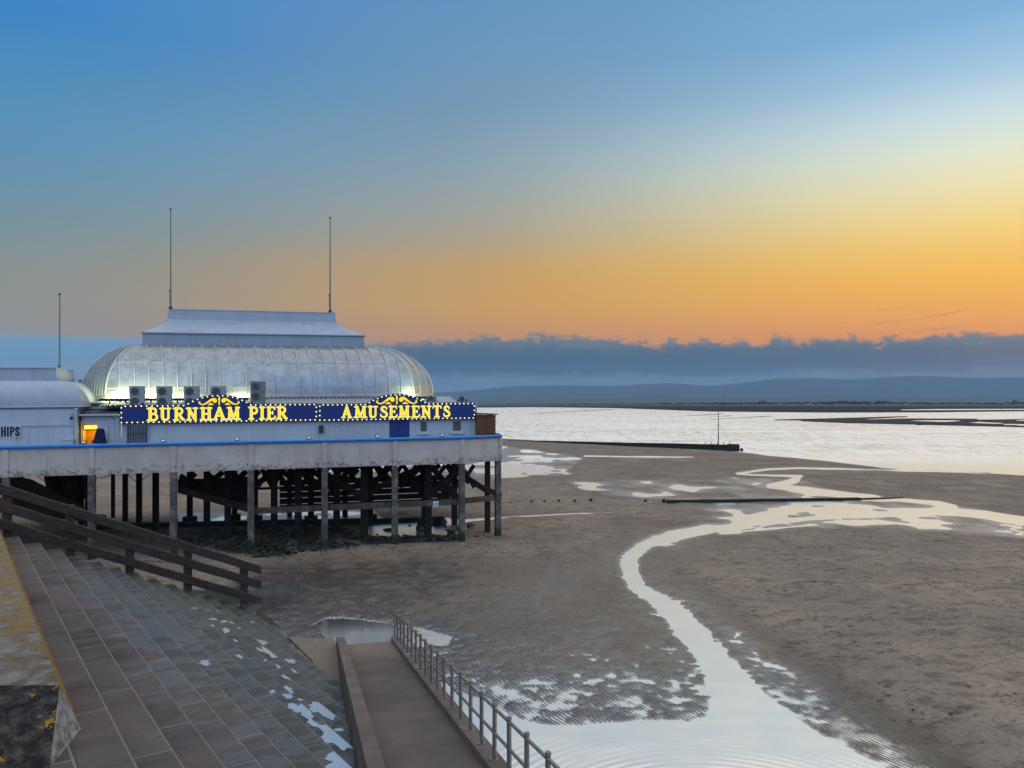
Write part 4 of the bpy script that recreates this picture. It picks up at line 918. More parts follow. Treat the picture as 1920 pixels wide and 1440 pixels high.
# camera and a white chest against the wall
sc_ = empty('security_camera', P(*on(135, 783, VC)), "small black security camera on the chip shop wall by the drainpipe", 'camera')
a, _, z = on(135.5, 784, VC)
MB(P).tube((a, VC-.24, z), (a-.02, VC-.02, z+.03), .07, n=8).build('camera_body', M['black'], sc_)
MB(P).tube((a+.02, VC, z+.22), (a+.02, VC-.18, z+.22), .025, n=6).tube((a+.02, VC-.16, z+.23), (a+.0, VC-.16, z+.05), .02, n=6).build('bracket', M['ac'], sc_)
ch = empty('storage_chest', P(U(127, VC-.4), VC-.3, 5), "white storage chest against the chip shop wall", 'chest')
part(ch, 'body', M['white'], (U(118.5, VC-.45), U(136, VC-.45), VC-.5, VC-.04, 5.0, on(127, 825.5, VC-.45)[2])); a = on(127, 825.5, VC-.45)[2]
part(ch, 'lid', M['frame'], (U(118, VC-.45), U(136.5, VC-.45), VC-.53, VC-.04, a+.004, a+.07))
# lean-to hut with the lit doorway
VH = 2.45
hut = empty('kiosk_hut', P(0, 3, 5), "low white weatherboarded hut with a lit orange doorway", 'hut')
a0, a1 = U(153.5, VH), UL-.03; d0, d1 = U(155.5, VH), U(182, VH); zd = on(168, 795.5, VH)[2]; zr = on(190, 779, VH)[2]; l1 = U(203.5, VH)
def boards(m_, u0, u1, z0, z1, v):
    k = max(1, int(round((z1-z0)/.2))); st = (z1-z0)/k
    for j in range(k): m_.hexa([(u0, v-.03, z0+st*j), (u1, v-.03, z0+st*j), (u1, v+.08, z0+st*j), (u0, v+.08, z0+st*j), (u0, v, z0+st*(j+.985)), (u1, v, z0+st*(j+.985)), (u1, v+.08, z0+st*(j+.985)), (u0, v+.08, z0+st*(j+.985))])
m_ = MB(P); boards(m_, l1+.02, a1, 5.0, zr, VH); boards(m_, a0, l1+.02, zd+.01, zr, VH); m_.box(a0, d0, VH, VH+.08, 5.0, zd+.005); m_.build('weatherboarding', M['white'], hut)
part(hut, 'door', M['frame'], (d1+.01, l1, VH-.02, VH+.05, 5.0, zd))
m_ = MB(P); m_.hexa([(a0-.1, VH-.25, zr+.02), (a1-.08, VH-.25, zr+.02), (a1-.08, VH+2.2, zr+.3), (a0-.1, VH+2.2, zr+.3), (a0-.1, VH-.25, zr+.14), (a1-.08, VH-.25, zr+.14), (a1-.08, VH+2.2, zr+.42), (a0-.1, VH+2.2, zr+.42)]); m_.build('roof', M['darkgrey'], hut)
m_ = MB(P); m_.box(a0-.1, a1-.06, VH-.36, VH-.26, zr, zr+.09); m_.tube((a1-.16, VH-.12, 5), (a1-.16, VH-.12, zr-.15), .045, n=8); m_.tube((a1-.16, VH-.12, zr-.15), (a1-.3, VH-.3, zr), .045, n=8); m_.build('gutter', M['frame'], hut)
part(hut, 'upper_wall', M['white'], (a0-.1, UL+.02, 4.3, 4.4, zr+.2, 8.3))
m_ = MB(P); m_.hexa([(a0-.15, 3.9, 8.28), (UL+.6, 3.9, 8.52), (UL+.6, 5.2, 8.52), (a0-.15, 5.2, 8.28), (a0-.15, 3.9, 8.34), (UL+.6, 3.9, 8.6), (UL+.6, 5.2, 8.6), (a0-.15, 5.2, 8.34)]); m_.build('flashing', M['rib'], hut)
rm = MB(P); rd = VH+1.5
rm.box(d0-.1, d1+.3, rd, rd+.05, 5.0, zd+.2); rm.box(d0-.15, d0-.101, VH+.09, rd, 5.0, zd+.2); rm.box(d1+.3, d1+.35, VH+.09, rd, 5.0, zd+.2); rm.box(d0-.1, d1+.3, VH+.09, rd, zd+.201, zd+.25)
rm.build('room_wall', M['yroom'], hut)
part(hut, 'ceiling_lamp', M['ylamp'], (d0+.02, d1-.02, VH+.2, VH+.34, zd-.28, zd-.06))
part(hut, 'shelf', M['brownbox'], (d0-.05, d1+.2, VH+.5, VH+.9, zd-.36, zd-.30))
part(hut, 'menu_panel', M['ylamp'], (d0+.42, d1-.06, rd-.06, rd-.01, zd-.95, zd-.45))
ld = bpy.data.lights.new('room_light', 'POINT'); ld.energy = 22; ld.color = (1, .58, .12); ld.shadow_soft_size = .1
lo = bpy.data.objects.new('room_light', ld); COL.objects.link(lo); lo.parent = hut; lo.location = tuple(np.array(P((d0+d1)/2, VH+.7, zd-.45))-np.array(hut.location))
cm_ = empty('drinks_cabinet', P((d0+d1)/2, VH+1, 5), "brown and amber counter cabinet inside the lit doorway", 'cabinet')
part(cm_, 'body', M['brownbox'], (d0+.28, d0+.72, VH+.7, VH+1.1, 5.0, zd-.95)); part(cm_, 'front_panel', M['yroom'], (d0+.33, d0+.67, VH+.68, VH+.695, zd-1.6, zd-1.05)); part(cm_, 'top_tray', M['ac'], (d0+.3, d0+.7, VH+.72, VH+1.08, zd-.948, zd-.86))
# dark blue cloth thrown over a stand by the door
cl = MB(P); n_ = 28; cu_ = U(189, VH-.2); zt_ = on(188, 804.5, VH-.2)[2]; rows_ = []
for j in range(9):
    f_ = j/8; row = []
    for i in range(n_):
        q_ = 2*math.pi*i/n_; rad = (.16+.30*f_**.8)*(1+.13*math.sin(7*q_+.6)*(.35+f_)+.06*math.sin(13*q_))
        row.append((cu_+rad*math.cos(q_)*1.05-.05*f_, VH-.35+rad*.55*math.sin(q_), zt_-(zt_-5.02)*f_+.05*math.sin(5*q_)*(1-f_)))
    rows_.append(row)
cl.grid(rows_, True, True); cl.add(rows_[0], [tuple(range(n_))]); o = cl.build('draped_cloth', M['navycloth'])
tag(o, "dark blue cloth draped over a stand beside the lit doorway", 'cloth')
gb = empty('barred_gate', P(2.2, VF-.15, 5), "dark vertical barred gate under the left end of the first sign", 'gate')
g0, g1 = U(240.5, VF-.15), U(274, VF-.15); zt_ = on(257, 797.5, VF-.15)[2]
for k in range(8):
    x = g0+(g1-g0)*k/7; part(gb, 'upright', M['grating'], (x-(.055 if k in (0, 7) else .026), x+(.055 if k in (0, 7) else .026), VF-.2, VF-.15, 5.0, zt_))
part(gb, 'crossbar', M['grating'], (g0, g1, VF-.149, VF-.12, zt_-.5, zt_-.45)); part(gb, 'crossbar', M['grating'], (g0, g1, VF-.149, VF-.12, 5.3, 5.36))
sp_ = empty('wall_speaker', P(*on(601, 804, VF)), "black box loudspeaker on the wall below the gap between signs", 'speaker')
a, _, z0 = on(598, 811.5, VF-.1); b_, _, z1 = on(606, 797.5, VF-.1)
part(sp_, 'cabinet', M['black'], (a, b_, VF-.28, VF-.06, z0, z1)); m_ = MB(P); k = (a+b_)/2
for zc, r_ in ((z0+(z1-z0)*.34, .075), (z0+(z1-z0)*.74, .045)): m_.add([(k+r_*math.cos(2*math.pi*i/14), VF-.285, zc+r_*math.sin(2*math.pi*i/14)) for i in range(14)], [tuple(range(14))])
m_.build('cone', M['fan'], sp_); part(sp_, 'bracket', M['black'], (k-.03, k+.03, VF-.06, VF-.001, z0+.1, z0+.2))
sh = empty('wooden_shed', P(22, 2.8, 5), "small brown wooden shed on the seaward corner of the pier", 'shed')
s0, s1 = U(894.5, 2.0), U(929.5, 2.0); sm_ = s0+(s1-s0)*.5; zS = on(912, 778, 2.0)[2]
m_ = MB(P)
for k in range(6): a = s0+(sm_-s0)*k/6; m_.box(a, a+(sm_-s0)/6-.012, 2.0, 2.05, 5.0, zS)
m_.box(s0, sm_, 2.052, 3.6, 5.0, zS); m_.build('plank_door', M['shed'], sh)
m_ = MB(P)
for k in range(9): z = 5.0+(zS-5.0)*k/9; m_.box(sm_+.01, s1, 2.02, 3.6, z, z+(zS-5.0)/9-.012)
m_.build('boarded_wall', M['shed'], sh)
m_ = MB(P); m_.hexa([(s0-.05, 1.85, zS+.05), (s1+.1, 1.85, zS+.0), (s1+.1, 3.7, zS+.0), (s0-.05, 3.7, zS+.05), (s0-.05, 1.85, zS+.14), (s1+.1, 1.85, zS+.07), (s1+.1, 3.7, zS+.07), (s0-.05, 3.7, zS+.14)]); m_.build('roof', M['shedroof'], sh)
part(sh, 'step', M['black'], (sm_+.05, s1+.15, 1.45, 1.95, 5.9, 6.22))

# ------------------------------------------------------------------ stepped sea wall (local frame q towards the beach, r along the steps)
QA = math.atan2(.577, .817)
def K(q_, r_, z): return (.8165*q_-.5774*r_, .5774*q_+.8165*r_, z)
E0 = (-5.0, 27.6); RA, RB = (.970, .2436), (.2436, -.970)           # ramp: sideways and back towards the eye
def RP(a, t_, z): return (E0[0]+RA[0]*a+RB[0]*t_, E0[1]+RA[1]*a+RB[1]*t_, z)
def r_at_ramp(q_, a=-1.08):
    k = (.8165*q_+5.0)*.97+(.5774*q_-27.6)*.2436; g_ = -.5774*.97+.8165*.2436
    return (a-k)/g_
def q_of(n_): return 1.99+.65*n_
def z_of(n_): return 3.65-.3*n_
m, n, b = newmat('step_concrete'); p = n.coord('Object')
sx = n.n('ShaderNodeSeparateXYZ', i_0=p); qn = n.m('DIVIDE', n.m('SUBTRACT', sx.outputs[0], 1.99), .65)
st = n.noise(n.coord('Object', (.5, .95, .3), (0, 0, R(-22))), 1.25, 7, .66, .5); bl = n.noise(p, .35, 4, .6); fn = n.noise(p, 22, 4, .7); slb = n.n('ShaderNodeTexWhiteNoise', noise_dimensions='2D')
vv = n.n('ShaderNodeCombineXYZ', i_0=n.m('FLOOR', n.m('SUBTRACT', qn, .02)), i_1=n.m('FLOOR', n.m('DIVIDE', n.m('ADD', sx.outputs[1], n.m('MULTIPLY', n.m('FLOOR', qn), 1.37)), 3.05)))
n.set(slb.inputs['Vector'], vv)
low = n.rng(n.m('ADD', qn, n.m('MULTIPLY', n.m('SUBTRACT', bl, .5), 9)), 1.0, 5.0)
c = n.mix(n.rng(st, .36, .62), (.116, .09, .083, 1), (.04, .032, .031, 1))
c = n.mix(n.m('MULTIPLY', low, .8), c, n.mix(n.rng(st, .4, .64), (.052, .066, .064, 1), (.016, .028, .027, 1)))
c = n.mix(n.m('MULTIPLY', n.m('SUBTRACT', slb.outputs[0], .5), n.m('SUBTRACT', .6, n.m('MULTIPLY', low, .42))), c, (.15, .115, .098, 1))
c = n.mix(n.m('MULTIPLY', n.rng(fn, .4, .8), .35), c, (.03, .026, .024, 1))
fr_ = n.m('FRACT', n.m('DIVIDE', n.m('ADD', sx.outputs[1], n.m('MULTIPLY', n.m('FLOOR', n.m('SUBTRACT', qn, .02)), 1.37)), 3.05))
jn = n.m('MINIMUM', n.rng(fr_, .0, .007), n.rng(fr_, 1.0, .993)); c = n.mix(n.m('MULTIPLY', n.m('SUBTRACT', 1, jn), .8), c, (.26, .23, .2, 1))
nose = n.rng(n.m('FRACT', qn), .93, .97); c = n.mix(n.m('MULTIPLY', nose, .6), c, (.24, .205, .18, 1)); c = n.mix(n.m('MULTIPLY', n.rng(n.m('FRACT', qn), .07, .015), .7), c, (.025, .02, .018, 1))  # inner corners darkened in the colour: painted shadow line plus ingrained dirt
weedm = n.m('MULTIPLY', n.rng(n.m('ADD', sx.outputs[1], n.m('MULTIPLY', bl, 2)), 32.2, 34), n.rng(qn, 4, 8)); c = n.mix(weedm, c, (.02, .04, .01, 1))
wetp = n.m('MULTIPLY', n.rng(st, .42, .56), n.rng(n.m('ADD', low, n.m('MULTIPLY', bl, .8)), .2, .8))
setb(n, b, Base_Color=c, Roughness=n.m('SUBTRACT', .82, n.m('MULTIPLY', wetp, .48)), Normal=n.bump(n.m('ADD', fn, n.m('MULTIPLY', st, .5)), n.m('SUBTRACT', .3, n.m('MULTIPLY', wetp, .24)), .02))
n.set(b.inputs['Specular IOR Level'], n.m('ADD', .3, n.m('MULTIPLY', wetp, .7)))
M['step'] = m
steps = empty('sea_steps', (0, 0, 0), "broad concrete steps of the sea wall descending to the sand", 'steps', rz=QA)
for k in range(13):
    q0 = -9.0 if k == 0 else q_of(k-1)+.0; q1 = q_of(k); z = z_of(k); re = 32.9+.05*k
    ra0 = max(-2.0, r_at_ramp(q0)) if k else -6.0; ra1 = max(-2.0, r_at_ramp(q1)) if k else -6.0
    m_ = MB(); bv = .02
    prof = [(q0, z-.62), (q0, z), (q1-bv, z), (q1, z-bv), (q1, z-.62)]
    va = [(qq, (ra0 if i < 2 else ra1), zz) for i, (qq, zz) in enumerate(prof)]; vb = [(qq, re, zz) for qq, zz in prof]
    m_.add(va+vb, [(0, 1, 2, 3, 4), (9, 8, 7, 6, 5)]+[(i, i+5, (i+1) % 5+5, (i+1) % 5) for i in range(5)])
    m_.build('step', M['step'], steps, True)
# standing water on the treads
m, n, b = newmat('puddle_water'); nb = n.bump(n.noise(n.world(), 2.5, 3), .05, .02)
setb(n, b, Base_Color=(.72, .74, .76, 1), Metallic=.75, Roughness=.2, Normal=nb); M['puddle'] = m
rp = random.Random(11)
zoff = 0.0
def puddle(px, py, k, lq, lr, label):
    z = z_of(k); x, y, _ = G(px, py, z); q_ = .8165*x+.5774*y; r_ = -.5774*x+.8165*y; n_ = 64; pts = []
    ph = [rp.uniform(0, 6.28) for _ in range(5)]
    qa, qb = q_of(k-1)+.03, q_of(k)-.04
    for i in range(n_):
        a = 2*math.pi*i/n_; e = 1+.22*math.sin(2*a+ph[0])+.16*math.sin(3*a+ph[1])+.14*math.sin(5*a+ph[2])+.10*math.sin(8*a+ph[3])+.07*math.sin(13*a+ph[4])
        qq = min(qb, max(qa, q_+lq*e*math.cos(a))); rr_ = r_+lr*e*math.sin(a); rr_ = max(rr_, r_at_ramp(qq)+.03); pts.append(K(qq, rr_, z+.004+.0004*(len(taken) % 3)+zoff))
    o = MB().add(pts, [tuple(range(n_))]).build('puddle', M['puddle']); tag(o, label, 'puddle', 'puddles on the steps', kind='structure')
def kq(px, py):   # which tread is seen at a pixel
    for k in range(13):
        x, y, _ = G(px, py, z_of(k)); q_ = .8165*x+.5774*y
        if q_ <= q_of(k): return k
    return 12
spots = [(632,1382,.3,.6),(606,1331,.26,.5),(640,1430,.3,.4),(566,1331,.2,.42),(556,1258,.14,.16),(505,1222,.16,.5),(488,1204,.14,.4),(425,1182,.14,.24),(438,1167,.12,.2),(410,1146,.08,.2),(384,1243,.12,.2),(545,1240,.1,.3)]
taken = []
def free(px, py, d):
    for x, y in taken:
        if abs(px-x) < d and abs(py-y) < d*.6: return False
    taken.append((px, py)); return True
for sp_4 in spots: free(sp_4[0], sp_4[1], 1)
for _ in range(42):
    f_ = rp.random(); px = 380+f_*255+rp.gauss(0, 22); py = 1128+f_*265+rp.gauss(0, 20)
    if px > 640 or not free(px, py, 17): continue
    spots.append((px, py, rp.uniform(.04, .11), rp.uniform(.06, .26)))
for px, py, lq, lr in spots:
    zoff += .0002
    puddle(px, py, kq(px, py), lq, lr, "pale puddle of rainwater lying on the concrete steps")

# lichened end of the promenade wall
m, n, b = newmat('lichened_concrete'); p = n.world(); f1 = n.noise(n.world((1.2, 1.2, 2)), 2.2, 6, .7, .3); f2 = n.noise(p, 7, 5, .7); f3 = n.noise(p, 40, 3, .7)
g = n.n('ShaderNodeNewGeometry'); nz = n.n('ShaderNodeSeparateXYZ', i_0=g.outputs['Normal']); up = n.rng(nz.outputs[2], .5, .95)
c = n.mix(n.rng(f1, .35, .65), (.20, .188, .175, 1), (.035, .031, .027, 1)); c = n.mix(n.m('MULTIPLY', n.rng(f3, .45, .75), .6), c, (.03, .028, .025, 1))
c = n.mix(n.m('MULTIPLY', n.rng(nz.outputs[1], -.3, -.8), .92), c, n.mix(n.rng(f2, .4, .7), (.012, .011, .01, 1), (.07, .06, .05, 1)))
py_ = n.n('ShaderNodeSeparateXYZ', i_0=p)
lm = n.m('MULTIPLY', n.rng(n.m('ADD', n.m('MULTIPLY', f2, .55), n.m('MULTIPLY', f1, .45)), .475, .53), n.m('ADD', .12, n.m('MULTIPLY', n.rng(n.m('ADD', py_.outputs[1], n.m('MULTIPLY', f1, 5)), 13.5, 18), .88)))
side = n.rng(nz.outputs[0], .35, .75)
c = n.mix(n.m('MAXIMUM', lm, n.m('MULTIPLY', side, n.rng(f2, .28, .5))), c, n.mix(n.rng(f2, .35, .65), (.32, .145, .008, 1), (.17, .12, .012, 1)))
sp2 = n.m('MULTIPLY', n.rng(n.noise(p, 3.1, 4, .6), .60, .66), n.rng(nz.outputs[1], -.2, -.6)); c = n.mix(sp2, c, (.36, .2, .015, 1))
setb(n, b, Base_Color=c, Roughness=.9, Normal=n.bump(n.m('ADD', f2, n.m('MULTIPLY', f3, .5)), .7, .03)); M['lichen'] = m
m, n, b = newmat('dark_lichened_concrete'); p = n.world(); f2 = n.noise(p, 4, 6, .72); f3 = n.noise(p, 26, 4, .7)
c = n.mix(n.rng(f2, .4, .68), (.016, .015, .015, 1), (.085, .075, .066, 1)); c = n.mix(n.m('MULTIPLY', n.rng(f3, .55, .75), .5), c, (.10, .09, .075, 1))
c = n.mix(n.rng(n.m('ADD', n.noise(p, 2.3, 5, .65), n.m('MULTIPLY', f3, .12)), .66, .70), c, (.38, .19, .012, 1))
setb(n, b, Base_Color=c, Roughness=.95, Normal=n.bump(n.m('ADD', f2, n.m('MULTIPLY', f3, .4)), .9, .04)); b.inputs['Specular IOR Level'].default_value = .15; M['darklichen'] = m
m, n, b = newmat('broken_concrete'); p = n.world(); f2 = n.noise(p, 5, 6, .7)
setb(n, b, Base_Color=n.mix(n.rng(f2, .4, .65), (.28, .30, .32, 1), (.10, .10, .10, 1)), Roughness=.85, Normal=n.bump(f2, .7, .04)); M['broken'] = m
def KI(p_): return (.8165*p_[0]+.5774*p_[1], -.5774*p_[0]+.8165*p_[1], p_[2])
zt_, zf = 4.35, 3.655
At = G(112, 1285, zt_); Bt = G(152, 1367, zf); Cb = G(93, 1440, zf); Dt = G(0, 1285, zt_)
dv = np.array(Dt)-np.array(At); dv = dv/np.linalg.norm(dv)
A_ = np.array(At); D_ = A_+dv*5; C_ = np.array(Cb); E_ = C_+np.array((-.8, -.25, 0))*6; B_ = np.array(Bt)
s_dir = np.array(K(0, 1, 0))
A2, B2 = A_+s_dir*26, B_+s_dir*26; D2 = D_+s_dir*26
pw = empty('promenade_wall', K(0, 22, 3.65), "low promenade wall end thick with orange and grey lichen", 'wall')
# top surface and battered outer face as finely divided sheets with uneven edges
def sheet(P00, P10, P11, P01, nu, nv, rough_, sd_):
    rows_ = []
    nn = np.cross(P10-P00, P01-P00); nn = nn/np.linalg.norm(nn)
    for j in range(nv+1):
        r_ = []
        for i in range(nu+1):
            a, b2 = i/nu, j/nv; q_ = (P00*(1-a)+P10*a)*(1-b2)+(P01*(1-a)+P11*a)*b2
            k_ = 0 if i in (0, nu) or j in (0, nv) else 1
            q_ = q_+nn*rough_*k_*vnoise(np.array([a*nu/3]), np.array([b2*nv/3]), sd_)[0]; r_.append(tuple(q_))
        rows_.append(r_)
    return rows_
m_ = MB(); m_.grid(sheet(D_, A_, A2, D2, 40, 120, .012, 3), False); m_.grid(sheet(A_, B_, B2, A2, 8, 120, .012, 4), False); 
m_.add([tuple(D_), tuple(D2), tuple(D2-np.array((0, 0, 1))), tuple(E_)], [(0, 1, 2, 3)]); m_.add([tuple(A2), tuple(B2), tuple(D2-np.array((0, 0, .7))), tuple(D2)], [(0, 1, 2, 3)])
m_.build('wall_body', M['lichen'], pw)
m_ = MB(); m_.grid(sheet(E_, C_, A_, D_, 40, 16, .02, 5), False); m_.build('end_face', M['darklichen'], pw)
m_ = MB(); m_.grid(sheet(A_, C_, B_, B_*.999+A_*.001, 10, 10, .01, 6), False); m_.build('broken_corner', M['broken'], pw)

# timber fence beside the steps
m, n, b = newmat('fence_timber'); g_ = n.noise(n.world((1, 1, 1)), 1.6, 5, .65); gr = n.noise(n.world((2.2, 2.2, 9)), 2.5, 6, .7)
c = n.mix(n.rng(gr, .38, .66), (.014, .010, .009, 1), (.06, .046, .037, 1)); c = n.mix(n.m('MULTIPLY', n.rng(g_, .55, .68), .7), c, (.085, .034, .016, 1)); c = n.mix(n.m('MULTIPLY', n.rng(g_, .46, .36), .5), c, (.035, .035, .022, 1))
setb(n, b, Base_Color=c, Roughness=.75, Normal=n.bump(gr, .6, .03)); M['fence'] = m
RF = 33.25
def qf(px, r_=RF):
    k = (px-960)/F; return (k*.8165*r_+.5774*r_)/(.8165-k*.5774)
fence = empty('timber_fence', K(qf(250), RF, 1.5), "heavy dark timber fence of three sloping rails beside the steps", 'fence')
def zpix(px, py, r_=RF): x, y, _ = K(qf(px, r_), r_, 0); return H-(py-HOR)/F*y
for (ya, yb), (yc, yd) in (((906,925.5),(1060.5,1077)), ((938.5,958.5),(1088,1105)), ((971.5,990.5),(1119,1135.5))):
    qa, qb = qf(0), qf(489); za1, za0, zb1, zb0 = zpix(0, ya), zpix(0, yb), zpix(489, yc), zpix(489, yd)
    ex = 3.5; f_ = ex/(qb-qa); z1e, z0e = za1-(zb1-za1)*f_, za0-(zb0-za0)*f_
    rows_ = []; nseg = 26
    m_ = MB(lambda q_, r_, z: K(q_, r_, z))
    for i in range(nseg+1):
        a = i/nseg; q_ = (qa-ex)*(1-a)+qb*a; zl, zh_ = z0e*(1-a)+zb0*a, z1e*(1-a)+zb1*a; wob = .012*math.sin(i*1.7)
        rows_.append([(q_, RF-.10, zl+.02+wob*.5), (q_, RF-.10, zh_-.02+wob), (q_, RF-.02, zh_+wob), (q_, RF-.02, zl+wob*.5)])
    m_.grid(rows_, False, True); m_.add(rows_[-1], [(0, 1, 2, 3)]); m_.add(rows_[0], [(3, 2, 1, 0)]); m_.build('rail', M['fence'], fence)
for px, top in ((-95,870),(14,913),(132,947),(243,986),(352,1020),(457,1055)):
    q_ = qf(px, RF+.1); zt = zpix(px, top, RF+.1)
    MB(K).box(q_-.14, q_+.14, RF-.015, RF+.22, max(-.5, zt-2.3), zt).build('post', M['fence'], fence)
MB(K).box(qf(466), qf(481), RF+.12, RF+.2, zpix(470, 1130), zpix(470, 1108)).build('bracket_plate', M['acdark'], fence)

# ------------------------------------------------------------------ ramp with kerb walls and tubular rail
m, n, b = newmat('ramp_concrete'); p = n.world(); f1 = n.noise(p, .8, 5, .6); f2 = n.noise(n.world((1, 1, 1)), 6, 5, .7); f3 = n.noise(p, 45, 3, .7)
sp = n.n('ShaderNodeSeparateXYZ', i_0=p); lo_ = n.rng(n.m('ADD', sp.outputs[2], n.m('MULTIPLY', f1, .5)), 1.05, .55)
c = n.mix(n.rng(f1, .35, .65), (.115, .087, .074, 1), (.075, .058, .051, 1)); c = n.mix(n.m('MULTIPLY', lo_, .8), c, (.2, .155, .115, 1)); c = n.mix(n.m('MULTIPLY', n.rng(f2, .5, .7), .45), c, (.07, .06, .055, 1)); c = n.mix(n.m('MULTIPLY', n.rng(f3, .45, .8), .4), c, (.05, .043, .04, 1))
setb(n, b, Base_Color=c, Roughness=.8, Normal=n.bump(n.m('ADD', f3, f2), .35, .02)); M['ramp'] = m
m, n, b = newmat('kerb_concrete'); p = n.world(); f1 = n.noise(p, 1.1, 5, .6); f3 = n.noise(p, 30, 4, .7); f2 = n.noise(p, 4, 5, .7)
g = n.n('ShaderNodeNewGeometry'); nz = n.n('ShaderNodeSeparateXYZ', i_0=g.outputs['Normal']); sp = n.n('ShaderNodeSeparateXYZ', i_0=p)
c = n.mix(n.rng(f1, .35, .65), (.155, .118, .098, 1), (.095, .075, .065, 1)); c = n.mix(n.m('MULTIPLY', n.rng(f3, .4, .75), .5), c, (.05, .043, .04, 1))
al = n.m('MULTIPLY', n.m('MULTIPLY', n.rng(nz.outputs[2], .7, .3), n.rng(sp.outputs[2], 1.5, .2)), n.rng(f2, .4, .62)); c = n.mix(al, c, (.035, .075, .01, 1))
setb(n, b, Base_Color=c, Roughness=.82, Normal=n.bump(n.m('ADD', f3, f2), .4, .02)); M['kerb'] = m
ramp = empty('concrete_ramp', RP(0, 8, 1), "narrow concrete ramp between kerb walls running down to the beach", 'ramp')
TL = 27.0
def slope(m_, a0, a1, t0, t1, h0, h1, zlow=-.6, e=.0):
    z0, z1 = .16*t0, .16*t1
    m_.hexa([RP(a0, t0, zlow), RP(a0, t1, zlow), RP(a1, t1, zlow), RP(a1, t0, zlow), RP(a0, t0, z0+h0), RP(a0, t1, z1+h1), RP(a1, t1, z1+h1), RP(a1, t0, z0+h0)]); return m_
m_ = MB(); slope(m_, -.80, .80, -.1, 7.2, .012, .012); slope(m_, -.80, .80, 7.212, 15.9, .01, .01); slope(m_, -.80, .80, 15.912, TL, .01, .01); m_.build('ramp_floor', M['ramp'], ramp)
m_ = MB(); slope(m_, -1.07, -.802, 0.25, 9.0, .33, .33); slope(m_, -1.07, -.802, 9.01, TL, .33, .33); m_.build('kerb_wall', M['kerb'], ramp)
m_ = MB(); slope(m_, .802, 1.10, -.05, 4.1, .155, .155); slope(m_, .802, 1.10, 4.16, 6.6, .155, .155); slope(m_, .802, 1.10, 6.66, TL, .155, .155); m_.build('kerb_wall', M['kerb'], ramp)
for t0 in (4.0, 6.5): m_ = MB(); slope(m_, .803, 1.09, t0, t0+.24, .17, .17); m_.build('joint_patch', M['broken'], ramp)
ap = [G(547, 1203), G(640, 1205), RP(-1.08, .2, 0), RP(-1.08, 5.5, 0), G(600, 1250)]; cn = np.mean(np.array(ap), 0)
m_ = MB(); m_.prism([(x, y) for x, y, _ in [G(540,1200), G(625,1204), RP(-1.075,.3,0), RP(-1.075,6.0,0), G(585,1245)]][::-1], lambda a, b_, s_: (a, b_, .12 if s_ else -.5)); m_.build('apron', M['ramp'], ramp)
rail = empty('handrail', RP(.95, 9, 1.5), "grey tubular handrail of many posts along the ramp kerb", 'handrail')
def zr_(t_): return .16*t_+.155
proto_post = None
for k in range(24):
    t_ = -.25+.99*k; x, y, z = RP(.95, t_, zr_(t_))
    if proto_post is None:
        m_ = MB(); m_.tube((0, 0, 0), (0, 0, .88), .036, .036, 10); m_.tube((0, 0, .88), (0, 0, .915), .043, .037, 10); proto_post = m_.build('post', M['steel'], rail, True); o = proto_post
        fl_ = MB().tube((0, 0, 0), (0, 0, .018), .075, .075, 12).build('base_plate', M['steel'], o, True)
    else:
        o = copy_tree(proto_post, rail)
    o.location = tuple(np.array((x, y, z))-np.array(rail.location)); o.rotation_euler = (R(random.uniform(-.6, .6)), R(random.uniform(-.6, .6)), random.uniform(0, 3))
for hh_, nm in ((.83, 'top_tube'), (.43, 'middle_tube')):
    MB().tube(RP(.95, -.25, zr_(-.25)+hh_), RP(.95, 22.6, zr_(22.6)+hh_), .026, .026, 8).build(nm, M['steel'], rail)

# ------------------------------------------------------------------ rocks, weed and rubble under the pier
def rock_mesh(sd_, sx_=1, sy_=1, sz_=.7):
    r_ = random.Random(sd_); bm_ = MB(); n_, m__ = 9, 6; vs = []
    pl = [np.array((r_.gauss(0, 1), r_.gauss(0, 1), r_.gauss(0, 1))) for _ in range(9)]; pl = [q_/np.linalg.norm(q_) for q_ in pl]; dd = [r_.uniform(.55, .9) for _ in pl]
    def dirp(d_):
        k = 1.0
        for q_, e in zip(pl, dd):
            c_ = float(np.dot(d_, q_))
            if c_ > 1e-3: k = min(k, e/c_)
        return d_*k
    rows_ = []
    for j in range(m__+1):
        th = math.pi*(j+.001)/(m__+.002); row = []
        for i in range(n_):
            a = 2*math.pi*i/n_; q_ = dirp(np.array((math.sin(th)*math.cos(a), math.sin(th)*math.sin(a), -math.cos(th)))); row.append((q_[0]*sx_, q_[1]*sy_, q_[2]*sz_))
        rows_.append(row)
    return bm_.grid(rows_, False, True)
protos = [rock_mesh(100+i).build('boulder', M['rock']) for i in range(6)]
for o in protos: COL.objects.unlink(o)
rk = random.Random(5)
def boulder(px, py, size, label, i, flat_=1.0):
    o = protos[i % 6].copy(); COL.objects.link(o); x, y, _ = G(px, py); o.location = (x, y+size*.5, size*.22*flat_)
    o.scale = (size*rk.uniform(.85, 1.2), size*rk.uniform(.7, 1.1), size*flat_*rk.uniform(.8, 1.15)); o.rotation_euler = (rk.uniform(-.3, .3), rk.uniform(-.3, .3), rk.uniform(0, 6)); o.name = 'boulder'
    tag(o, label, 'rock', 'rocks under the pier')
boulder(824, 985, .62, "largest dark rock under the pier, at the pool's right edge", 0)
boulder(788, 998, .48, "tall dark rock standing in the bright pool beneath the pier", 1)
boulder(882, 989, .34, "rounded dark rock near the seaward corner piles", 2)
boulder(726, 995, .34, "flat dark rock lying in the bright pool beneath the pier", 3, .5)
boulder(752, 966, .75, "low broad dark mound of rock beyond the bright pool", 4, .45)
